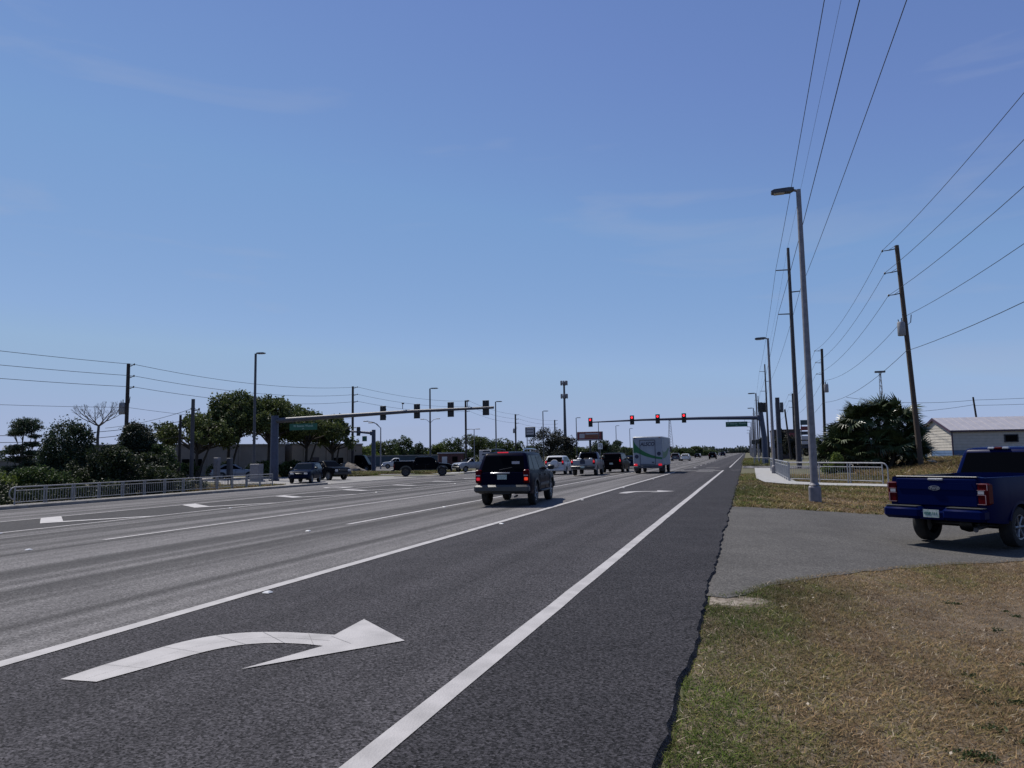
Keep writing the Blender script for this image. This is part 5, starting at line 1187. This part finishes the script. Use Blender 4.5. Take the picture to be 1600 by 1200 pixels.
def tree(name, label, base, lobes, n, size, seed, pal, trunk=(.25, .12), forks=None, cat='tree', gap=.25, bark='bark', group=None, droop=0., shell=.42, fresh=None, aspect=.55):
    r = thing(name, label, cat, base, 0, group); rr = random.Random(seed)
    V, F, T = leaves(lobes, n, size, seed, pal[0], pal[1], gap, droop, shell, aspect, fresh=fresh)
    raw('crown', V, F, 'leaf', r, T)
    b = MB(); zf = min(l[0][2] - l[1][2] * .55 for l in lobes); zf = max(.35, zf)
    b.tube([(0, 0, -.05), (rr.uniform(-.08, .08), rr.uniform(-.08, .08), zf * .5), (rr.uniform(-.12, .12), rr.uniform(-.1, .1), zf)], [trunk[0] * 1.25, trunk[0], trunk[0] * .85], 9)
    for (c, q) in lobes:
        t0 = Vector((0, 0, zf * rr.uniform(.75, 1.0))); t1 = Vector(c); mid = t0.lerp(t1, .5) + Vector((rr.uniform(-.3, .3), rr.uniform(-.3, .3), rr.uniform(-.1, .35)))
        b.tube([t0, mid, t1], [trunk[1], trunk[1] * .75, trunk[1] * .35], 6)
        for k in range(3):
            e = t1 + Vector((rr.uniform(-1, 1) * q[0], rr.uniform(-1, 1) * q[1], rr.uniform(-.3, .9) * q[2])) * .7; b.tube([mid.lerp(t1, .6), t1.lerp(e, .5), e], [trunk[1] * .4, trunk[1] * .3, trunk[1] * .12], 5)
    b.build('trunk', bark, r, smooth=True)
    return r
def blob(cx, cz, rx, rz, n, seed, ry=None, flat_=.8):
    """lobes spread over an ellipse: an uneven crown"""
    q = random.Random(seed); out = []
    for k in range(n):
        a = q.uniform(0, 6.283); t = math.sqrt(q.random()) * .72; ph = q.uniform(0, 6.283)
        out.append(((cx + rx * t * math.cos(a), (ry or rx) * .7 * math.sin(ph) * t, cz + rz * t * math.sin(a)), (rx * q.uniform(.30, .48), (ry or rx) * q.uniform(.3, .45), rz * q.uniform(.28, .44))))
    return out
# left group beside the railing (positions in metres)
tree('pine_tree', 'layered dark pine standing at the far left behind the shrubs', (-48.1, 39.1, ZL), [((.15, 0, 4.85), (1.0, .9, .34)), ((-.45, .2, 4.55), (.75, .7, .28)), ((.75, .1, 4.45), (.7, .7, .30)), ((.1, -.2, 4.2), (.9, .8, .26)), ((-.75, 0, 4.05), (.5, .5, .18)), ((1.0, .2, 3.85), (.55, .5, .18)), ((-.5, 0, 3.1), (.8, .8, .22)), ((.9, 0, 3.3), (.6, .7, .18)), ((-1.25, .1, 2.8), (.75, .7, .20)), ((.75, .2, 2.7), (.8, .8, .22)), ((-.3, 0, 2.3), (1.1, .9, .26)), ((.9, 0, 1.9), (.9, .8, .26)), ((-.8, 0, 1.6), (1.0, .9, .3)), ((.2, 0, 1.1), (1.6, 1.1, .5))], 12000, .11, 11, BLUEG, (.12, .05), gap=.22, aspect=.22, shell=.15)
tree('rounded_tree', 'dense dome shaped dark tree left of the bare tree', (-43.5, 38.4, ZL), [((.15, 0, 2.9), (1.5, 1.3, 1.95)), ((-.8, 0, 2.2), (1.2, 1, 1.6)), ((.7, .5, 3.2), (.95, .9, 1.4)), ((.2, 0, 1.2), (1.9, 1.4, 1.3))], 15000, .085, 12, BLUEG, (.16, .09), gap=.02, shell=.72)
tree('rounded_tree', 'dense dome shaped dark tree right of the bare tree', (-42.0, 43.0, ZL), [((0, 0, 3.2), (1.2, 1.2, 1.75)), ((.3, .3, 2.0), (1.4, 1.2, 1.9)), ((-.3, 0, 3.7), (.8, .8, 1.2))], 13000, .085, 13, ((.013, .018, .012), (.036, .05, .03)), (.16, .09), gap=.05, shell=.7)
tree('flowering_shrub', 'big dark shrub dotted with pale leaves behind the left railing', (-37.6, 36.2, ZL), [((0, 0, 1.9), (1.7, 1.2, 1.15)), ((-1.1, -.6, 1.3), (1.3, 1.1, 1.0)), ((1.1, .8, 1.4), (1.4, 1.1, 1.15)), ((.3, .3, 2.4), (.9, .9, .65)), ((0, 0, .8), (2.3, 1.4, .9)), ((2.0, 2.0, .8), (1.2, 1.1, .9))], 15000, .085, 14, SHADE, (.1, .05), cat='shrub', gap=.12, fresh=(.045, (.17, .18, .13)))
tree('flowering_shrub', 'dark pale flecked shrub next to the weathered grey pole', (-38.4, 41.0, ZL), [((0, 0, 1.4), (1.1, 1.0, 1.0)), ((.4, .4, .9), (1.3, 1.0, .9)), ((-.4, -.3, 2.0), (.7, .7, .6))], 9000, .08, 15, SHADE, (.1, .05), cat='shrub', gap=.12, fresh=(.04, (.17, .18, .13)))
tree('leafy_shrub', 'loose green shrub top behind the weathered grey pole', (-39.9, 43.2, ZL), [((0, 0, 2.5), (.95, .8, .75)), ((.2, 0, 1.6), (1.0, .9, .9)), ((-.3, 0, 2.9), (.5, .5, .4))], 4500, .08, 16, GREEN, (.08, .05), cat='shrub', gap=.25)
tree('leafy_shrub', 'bright yellow green shrub at the left end of the railing', (-41.0, 31.2, ZL), [((0, 0, .95), (1.3, 1.1, .75)), ((-1.3, -1.0, .8), (1.2, 1.0, .75)), ((.8, .9, .7), (1.0, 1.0, .6))], 4600, .075, 17, LIME, (.06, .04), cat='shrub', gap=.15)
tree('leafy_shrub', 'dull green shrub between the yellow green shrub and the big shrub', (-39.6, 33.3, ZL), [((0, 0, .95), (1.3, 1.0, .85)), ((.9, .7, .8), (1.1, .9, .7)), ((-.6, -.3, 1.3), (.8, .8, .5))], 7000, .075, 18, GREEN, (.06, .04), cat='shrub', gap=.12)
tree('leafy_shrub', 'dark low shrub right behind the loop end of the railing', (-37.6, 29.0, ZL), [((0, 0, .5), (1.4, 1.0, .6)), ((-1.3, -1.3, .6), (1.3, 1.1, .7)), ((1.0, 1.4, .4), (1.1, 1.0, .5))], 8000, .075, 19, SHADE, (.06, .04), cat='shrub', gap=.1)
tree('leafy_shrub', 'dark undergrowth filling the ditch behind the middle of the left railing', (-36.4, 38.0, ZL), [((1.2, -9.0, .15), (1.2, 1.9, .55)), ((.9, -6.2, .2), (1.2, 1.9, .6)), ((.6, -3.6, .3), (1.2, 1.8, .7)), ((.6, -.8, .35), (1.2, 1.9, .75)), ((.6, 2.0, .3), (1.1, 1.7, .65)), ((.3, 4.0, .25), (.9, 1.2, .5))], 12000, .075, 20, SHADE, (.05, .03), cat='shrub', gap=.08)
# bare tree
def bare_tree():
    r = thing('bare_tree', 'leafless pale tree with a wide fan of twigs between two dome trees', 'tree', (-43.65, 41.15, ZL)); q = random.Random(8); b = MB()
    def grow(p, az, el, ln, rad, lev):
        d = Vector((math.cos(az) * math.cos(el), math.sin(az) * math.cos(el), math.sin(el))); e = p + d * ln
        b.tube([p, p.lerp(e, .5) + Vector((0, 0, -ln * .06)), e], [rad, rad * .86, rad * .72], 6 if lev < 2 else 4, caps=False)
        if lev >= 6: return
        for k in (-1, 1):
            grow(e, az + k * q.uniform(.25, .75), min(1.35, max(.12, el + q.uniform(-.22, .34))), ln * q.uniform(.68, .86), rad * .68, lev + 1)
    b.tube([(0, 0, 0), (.05, 0, 2.2), (-.02, 0, 3.7), (.05, 0, 4.6)], [.13, .11, .095, .085], 7)
    for k, az in enumerate((.7, 1.8, 2.9, 3.9, 5.0, 6.0)): grow(Vector((.05, 0, 4.55)), az + q.uniform(-.2, .2), q.uniform(.34, .66), .56, .055, 0)
    b.build('branches', 'bark_pale', r, smooth=True)
bare_tree()
# live oaks
def oak(label, base, H, w, seed, n=17000):
    q = random.Random(seed); lob = []
    for k in range(24):
        a = q.uniform(0, 6.283); t = math.sqrt(q.uniform(.03, 1.0)); lob.append(((w * t * math.cos(a) * .95, w * t * math.sin(a) * .6, H * (.36 + .56 * (1 - t * t * .5) * q.uniform(.5, 1.05))), (w * q.uniform(.20, .36), w * q.uniform(.2, .32), H * q.uniform(.09, .15))))
    o = tree('live_oak', label, base, lob, n, .15, seed, OLIVE, (.17, .11), gap=.36, shell=.3, group='live oaks along the side street')
    b = MB(); b.tube([(.1, 0, 0), (.5, .1, H * .2), (w * .3, .2, H * .5)], [.17, .13, .08], 7); b.build('second_trunk', 'bark', o, smooth=True)
    return o
oak('broad live oak at the left end of the row of oaks', (-55.6, 65.2, ZL), 7.4, 4.9, 31)
oak('tallest live oak with an open forked trunk beside the street light', (-54.6, 69.0, ZL), 9.7, 4.4, 32)
oak('full live oak directly behind the left street light', (-52.2, 72.8, ZL), 9.5, 4.7, 33)
oak('spreading live oak behind the left mast and its name sign', (-50.0, 77.0, ZL), 8.5, 4.6, 34)
oak('slender live oak at the right end of the row of oaks', (-49.0, 81.2, ZL), 7.2, 3.0, 35, 9000)
for x, y, s_, lb in ((-52.0, 70.6, 1, 'dark hedge bush between the oak trunks'), (-50.2, 73.6, 2, 'dark bush below the oaks beside the control cabinet'), (-54.6, 67.6, 3, 'dark bush behind the silver fastback car'), (-57.0, 64.6, 4, 'dark bush at the foot of the leftmost oak')):
    tree('hedge_bush', lb, (x, y, ZL), [((0, 0, .8), (1.5, 1.2, .9)), ((.7, .4, 1.2), (.9, .8, .7))], 2200, .13, 40 + s_, GREEN, (.06, .04), cat='shrub', gap=.1)
# mid distance tree line: (x, y, height, half width, palette, label)
ROW = [(-84.9, 141.5, 4.2, 3.1, OLIVE, 'light green tree at the left end of the distant tree line'),
       (-87.2, 151.7, 4.9, 3.6, OLIVE, 'olive tree behind the teal wall at its left'),
       (-86.7, 157.7, 5.4, 4.1, LIME, 'yellow green tree behind the short signal mast'),
       (-85.9, 163.9, 5.9, 4.2, OLIVE, 'olive tree behind the middle of the teal wall'),
       (-83.1, 165.3, 6.2, 3.8, GREEN, 'dark green tree left of the tall round headed tree'),
       (-74.7, 154.9, 6.6, 2.2, GREEN, 'tall round headed dark tree above the white pickup'),
       (-74.4, 161.7, 5.1, 2.2, BLUEG, 'cone shaped dark tree next to the round headed tree'),
       (-75.2, 169.0, 4.5, 2.6, OLIVE, 'small olive tree behind the lot light'),
       (-72.0, 170.4, 6.0, 3.5, LIME, 'yellow green tree left of the dense wood'),
       (-67.7, 169.0, 7.0, 4.1, GREEN, 'tall dense tree above the silver pickup'),
       (-65.4, 173.1, 7.2, 4.2, OLIVE, 'tall olive tree right of the tall dense tree'),
       (-63.3, 179.2, 7.1, 3.9, GREEN, 'dense green tree behind the dark rowed notice board'),
       (-61.5, 185.1, 6.5, 3.4, OLIVE, 'green tree above the left of the navy SUV roof'),
       (-61.6, 195.5, 4.4, 2.8, GREEN, 'low dark tree left of the square pole sign'),
       (-63.8, 212.6, 6.5, 2.7, GREEN, 'dark tree between the posts of the square sign'),
       (-60.1, 213.7, 5.7, 2.7, GREEN, 'low dark tree under the square sign'),
       (-54.2, 208.1, 10.1, 4.5, DUSK, 'big dusky brown tree right of the square sign'),
       (-52.3, 215.8, 8.6, 3.5, DUSK, 'dusky tree beside the cell tower'),
       (-57.6, 255.6, 6.1, 4.5, GREEN, 'dark tree under the left end of the billboard'),
       (-57.2, 279.2, 6.1, 5.4, OLIVE, 'olive tree seen below the billboard'),
       (-44.9, 245.9, 7.0, 4.3, BLUEG, 'dark conical tree right of the billboard'),
       (-42.7, 254.4, 6.2, 4.0, BLUEG, 'dark tree behind the hooked arrow sign'),
       (-44.7, 296.7, 4.5, 5.2, GREEN, 'low tree left of the delivery truck'),
       (-42.9, 327.2, 3.8, 6.9, GREEN, 'low tree behind the delivery truck'),
       (-31.5, 378.7, 4.4, 5.9, GREEN, 'rounded tree just right of the delivery truck'),
       (-27.9, 429.1, 5.7, 4.5, OLIVE, 'tree with a tall crown above the white sedan'),
       (-23.5, 449.4, 3.5, 7.0, GREEN, 'low tree above the black car in the distance')]
for i, (x, y, H, w, pal, lb) in enumerate(ROW):
    far = math.hypot(x, y)
    tree('broadleaf_tree', lb, (x, y, ZL), blob(0, H * .56, w * 1.15, H * .47, 13, 60 + i) + [((0, 0, H * .28), (w * 1.1, w * .8, H * .30))], 4200, .00085 * far + .05, 100 + i, pal, (.22, .10), gap=.18, shell=.55)
for i, (x, y, H, w, pal, lb) in enumerate(((6.9, 160, 6.0, 1.6, DUSK, 'dark cedar right behind the far signal mast'), (9.2, 158, 5.6, 2.0, DUSK, 'dark cedar in front of the brown shop'), (12.3, 152, 5.2, 2.2, DUSK, 'dark bushy tree right of the transmission pole'), (3.9, 190, 6.0, 1.6, DUSK, 'dark small tree left of the far signal mast'), (13.6, 118, 3.4, 2.4, GREEN, 'dark bush behind the palm clump'))):
    tree('cedar_tree', lb, (x, y, 0), blob(0, H * .5, w, H * .5, 9, 200 + i), 2400, .22, 220 + i, pal, (.2, .1), gap=.1, shell=.6)
# woods along the far horizon: one mass that nobody could count
lob = []; q = random.Random(3)
for k in range(150):
    x = q.uniform(-420, -22) if k % 3 else q.uniform(14, 260); y = q.uniform(430, 640) + (200 if x > 0 else 0) - (0 if x > -150 else 200)
    if -130 < x < -22: y += 220
    hh = q.uniform(3.0, 6.5); lob.append(((x, y, hh * .6), (q.uniform(6, 14), 6, hh * .75)))
V, F, T = leaves(lob, 24000, .75, 400, (.022, .032, .022), (.06, .078, .045), .1, 0, .5)
tag(raw('far_woods', V, F, 'leaf', None, T), 'hazy band of woods along the horizon', 'woods', kind='stuff')

lob = []
for k in range(120):
    hh = q.uniform(6, 13); lob.append(((q.uniform(-420, 330), q.uniform(1150, 1400), hh * .4), (q.uniform(12, 24), 6, hh * .6)))
V, F, T = leaves(lob, 14000, 2.6, 401, (.030, .042, .036), (.06, .075, .06), .05, 0, .4)  # bluish leaf tint stands in for haze over the distance
tag(raw('far_woods', V, F, 'leaf', None, T), 'faint line of woods closing off the end of the highway', 'woods', kind='stuff')

# ------------------------------------------------------------------ palm clump
def fan(seed, n=23, R=1.0):
    q = random.Random(seed); b = MB()
    b.tube([(0, 0, 0), (0, .35 * R, .03), (0, .62 * R, .02)], [.022, .018, .014], 5)
    for k in range(n):
        a = math.radians(-125 + 250 * k / (n - 1)) + q.uniform(-.03, .03); ln = R * (1.0 - .28 * abs(a) / 2.2) * q.uniform(.85, 1.08); c = Vector((0, .60 * R, .02)); d = Vector((math.sin(a), math.cos(a), 0))
        s_ = Vector((math.cos(a), -math.sin(a), 0)) * .046 * R; m_ = c + d * ln * .55 + Vector((0, 0, .10 * R)); t = c + d * ln + Vector((0, 0, -.18 * R * q.uniform(.2, 1.2)))
        b.add([c, m_ - s_, m_ + s_ + Vector((0, 0, -.03)), t], [(0, 2, 1), (1, 2, 3)])
    return b
palm = thing('palm_clump', 'dense clump of fan palms spreading behind the right railing', 'palm', (9.55, 66.5, -.05))
protos = [fan(k, 23, 1.0).build('frond', ['frond', 'frond', 'frond_pale'][k], palm) for k in range(3)]; dead = fan(9, 13, 1.0).build('frond', 'frond_dead', palm)
q = random.Random(21); heads = [(-2.1, -.2, 2.3, 1.8), (-.8, -.4, 4.1, 1.9), (.9, .2, 4.3, 1.9), (2.3, 0, 4.0, 1.9), (3.1, .3, 2.5, 1.8), (-3.0, 0, 1.3, 1.6), (.4, -.8, 2.2, 1.8), (-1.3, .3, 3.2, 1.8), (1.8, -.8, 1.9, 1.8), (3.3, -.2, 1.2, 1.6), (-.9, -1.0, 1.1, 1.6)]
used = set(); nf_ = 0
for hi, (hx, hy, hz, hr) in enumerate(heads):
    MB().tube([(hx * .7, hy + .3, 0), (hx * .9, hy + .1, hz * .5), (hx, hy, hz)], [.17, .15, .14], 8).build('trunk', 'bark', palm, smooth=True)
    for k in range(27):
        az = q.uniform(0, 6.283); el = math.radians(q.choice([q.uniform(-45, 15), q.uniform(0, 55), q.uniform(25, 80)])); isd = el < -.45 and hz < 2.4 and q.random() < .6
        i_ = 3 if isd else (2 if q.random() < .12 else q.randrange(2)); src = dead if isd else protos[i_]
        o = src if i_ not in used else inst(src, palm); used.add(i_); nf_ += 1
        o.location = (hx + .12 * math.cos(az), hy + .12 * math.sin(az), hz + q.uniform(-.25, .25)); sc_ = hr * q.uniform(.58, .80); o.scale = (sc_, sc_, sc_)
        o.rotation_euler = (el, q.uniform(-.5, .5), az - math.pi / 2)
# creeper and weeds at the foot of the clump
tree('undergrowth_bush', 'dark undergrowth at the foot of the palm clump', (9.5, 66.9, -.05), [((-2.2, 0, .9), (1.5, .8, 1.0)), ((0, 0, 1.2), (1.8, .8, 1.4)), ((2.2, 0, 1.0), (1.7, .8, 1.2))], 6000, .12, 78, DUSK, (.05, .03), cat='shrub', gap=.05, shell=.5)
tree('vine_bush', 'leafy vine climbing the left foot of the palm clump', (6.3, 61.5, -.08), [((0, 0, .5), (.7, .5, .55)), ((.3, 0, 1.1), (.45, .4, .5)), ((-.3, .2, .3), (.6, .5, .35))], 1500, .085, 77, LIME, (.03, .02), cat='shrub', gap=.15)

# ------------------------------------------------------------------ grass
def in_poly(P, poly):
    x, y = P[:, 0], P[:, 1]; ins = np.zeros(len(P), bool); j = len(poly) - 1
    for i in range(len(poly)):
        xi, yi = poly[i]; xj, yj = poly[j]
        c = ((yi > y) != (yj > y)) & (x < (xj - xi) * (y - yi) / (yj - yi + 1e-12) + xi); ins ^= c; j = i
    return ins
def vzt(X, Y):
    f = np.vectorize(zt); return f(X, Y)
def grass(name, label, x0, x1, y0, y1, n, hgt, wid, seed, keep, green):
    r = np.random.default_rng(seed); P = np.stack([r.uniform(x0, x1, n), r.uniform(y0, y1, n)], 1); P = P[keep(P, r)]; n = len(P)
    P3 = np.concatenate([P, np.zeros((n, 1))], 1)
    patch = lobes_noise(P3, 2.2, seed) * .5 + lobes_noise(P3, .7, seed + 2) * .5
    tall = np.clip(1 + .25 * patch, .5, 1.7)
    p2 = lobes_noise(P3, 1.1, seed + 5); p3 = lobes_noise(P3, 4.5, seed + 8); g = np.clip(green(P) + .20 * patch + .16 * p3 + .22 * r.normal(size=n), 0, 1)
    Z = vzt(P[:, 0], P[:, 1]) - .05
    an = r.uniform(0, 2 * np.pi, n); lean = r.uniform(.3, 4.2, n); H = hgt * r.uniform(.3, 1.25, n) * tall
    s = np.stack([np.cos(an), np.sin(an), 0 * an], 1) * (wid * r.uniform(.6, 1.3, n))[:, None]; d = np.stack([-np.sin(an), np.cos(an), 0 * an], 1)
    B = np.stack([P[:, 0], P[:, 1], Z], 1); up_ = np.array([0, 0, 1.0])
    M = B + up_ * (H * .6)[:, None] + d * (H * lean * .35)[:, None]; T = B + up_ * H[:, None] + d * (H * lean)[:, None]
    V = np.stack([B - s, B + s, M + s * .7, M - s * .7, T], 1).reshape(-1, 3)
    k = np.arange(n)[:, None] * 5; F = np.concatenate([k + np.array([[0, 1, 2]]), k + np.array([[0, 2, 3]]), k + np.array([[3, 2, 4]])], 0)
    dry = np.array([.315, .212, .110]); dry2 = np.array([.175, .105, .050]); gr = np.array([.054, .080, .009])
    u = r.random(n)[:, None]; col = (dry * u + dry2 * (1 - u)) * (1 - g[:, None]) + gr * g[:, None] * r.uniform(.7, 1.35, (n, 1))
    col = col * (.34 + 1.25 * r.random((n, 1)) ** 1.6)
    col *= np.clip(1 + .16 * p2 + .14 * p3, .45, 1.5)[:, None]
    pale = r.random(n) < .025; col[pale] = np.array([.50, .42, .30])
    o = raw(name, V, F, 'blade', None, np.repeat(col, 5, 0)); return tag(o, label, 'grass', kind='stuff')
dr_poly = DR_LOW + DR_TOP
def keep_near(P, r):
    bare = np.min([((P[:, 0] - cx) / (1.5 * rr_)) ** 2 + ((P[:, 1] - cy) / rr_) ** 2 for cx, cy, rr_ in ((1.80, 5.15, .22), (1.98, 6.2, .16), (2.55, 7.6, .24))], 0)
    lim = .55 * P[:, 1] + 1.6; far = np.hypot(P[:, 0], P[:, 1]); sand = ((P[:, 0] + .3) / .5) ** 2 + ((P[:, 1] - 8.95) / .34) ** 2
    return (P[:, 0] < lim) & (P[:, 0] > EDGE - .015 + .02 * np.sin(P[:, 1] * 5)) & ~in_poly(P + np.array([.06, -.13]), dr_poly) & (r.random(len(P)) < np.clip(6.5 / far, .22, 1)) & ((bare > 1.3) | (r.random(len(P)) < .12 + .4 * bare)) & ((sand > 1.4) | (r.random(len(P)) < .07 + .38 * sand ** 2))
grass('grass', 'dry brown lawn grass beside the road in the foreground', -.55, 10, 2.2, 17, 1150000, .028, .0034, 50, keep_near, lambda P: np.clip(.95 - (P[:, 0] - EDGE) * .85, 0, .80) + .02)
sw = [(6.9, 38.2), (6.9, 40.9), (4.4, 42.4), (2.6, 44.2), (2.35, 53), (2.3, 68), (2.6, 79.5), (0.75, 79.5), (0.62, 63), (0.54, 48.3), (0.9, 42.6), (1.99, 40.5), (3.97, 39.8)]
def keep_mid(P, r): return (P[:, 0] > EDGE + .05) & ~in_poly(P, dr_poly) & ~in_poly(P, sw) & (r.random(len(P)) < np.clip(30 / P[:, 1], .2, 1))
grass('grass', 'patchy lawn strip between the driveway and the sidewalk', -.5, 11, 23.5, 60, 150000, .10, .011, 51, keep_mid, lambda P: .42 + .25 * (P[:, 0] < .8))
grass('grass', 'rough brown grass on the bank in front of the shed', 8, 26, 42, 80, 60000, .30, .03, 52, lambda P, r: P[:, 0] > 8, lambda P: .22 + 0 * P[:, 0])
grass('grass', 'green grass strip along the road beyond the crossing', -.45, 4.0, 94, 190, 30000, .22, .04, 53, lambda P, r: P[:, 0] > -.4, lambda P: .75 + 0 * P[:, 0])
grass('grass', 'grass on the island around the utility pole', -57, -36, 73, 96, 90000, .22, .03, 54, lambda P, r: (P[:, 1] > 73.2 + .22 * np.clip(-44 - P[:, 0], 0, 99)) & ((P[:, 0] < -41) | (P[:, 1] > 82.5)) & ~in_poly(P, [(-38, 79), (-45, 78.5), (-60, 81.5), (-60, 83.8), (-45, 81), (-38, 82)]), lambda P: .62 + 0 * P[:, 0])
grass('grass', 'brown grass behind the left railing', -45, -33, 40, 51, 40000, .14, .02, 55, lambda P, r: (P[:, 0] < -34.6) & (P[:, 1] < 50.5), lambda P: .35 + 0 * P[:, 0])
# bark chips and dead leaves lying in the foreground grass
n = 150; P = np.stack([rng.uniform(-.45, 4.5, n), rng.uniform(3.2, 12, n)], 1); P = P[(P[:, 0] < .5 * P[:, 1]) & ~in_poly(P, dr_poly)]; n = len(P)
an = rng.uniform(0, 6.28, n); s = rng.uniform(.008, .024, n); a = np.stack([np.cos(an), np.sin(an), rng.uniform(-.3, .3, n)], 1); b_ = np.stack([-np.sin(an), np.cos(an), rng.uniform(-.2, .2, n)], 1)
C_ = np.stack([P[:, 0], P[:, 1], vzt(P[:, 0], P[:, 1]) + rng.uniform(-.012, .012, n)], 1)
V = np.stack([C_ - a * s[:, None], C_ + b_ * s[:, None] * .5, C_ + a * s[:, None], C_ - b_ * s[:, None] * .5], 1).reshape(-1, 3)
tag(raw('leaf_litter', V, np.arange(4 * n).reshape(n, 4), 'blade', None, np.repeat(np.array([[.42, .36, .28]]) * rng.uniform(.5, 1.15, (n, 1)), 4, 0)), 'pale chips and dead leaves scattered in the dry grass', 'litter', kind='stuff')
# low green weeds creeping over the thin turf on the right: ground cover
cl = []; q = random.Random(31)
for k in range(46):
    y = q.uniform(4.3, 10.5); x = y * q.uniform(.21, .40); sz = q.uniform(.03, .11); cl.append(((x, y, zt(x, y) - .035), (sz * 1.6, sz, .022)))
V, F, T = leaves(cl, 5200, .012, 300, (.020, .034, .010), (.060, .088, .026), .25, 0, .0)
tag(raw('weeds', V, F, 'leaf', None, T), 'dark green weeds creeping through the thin dry turf', 'weeds', kind='stuff')
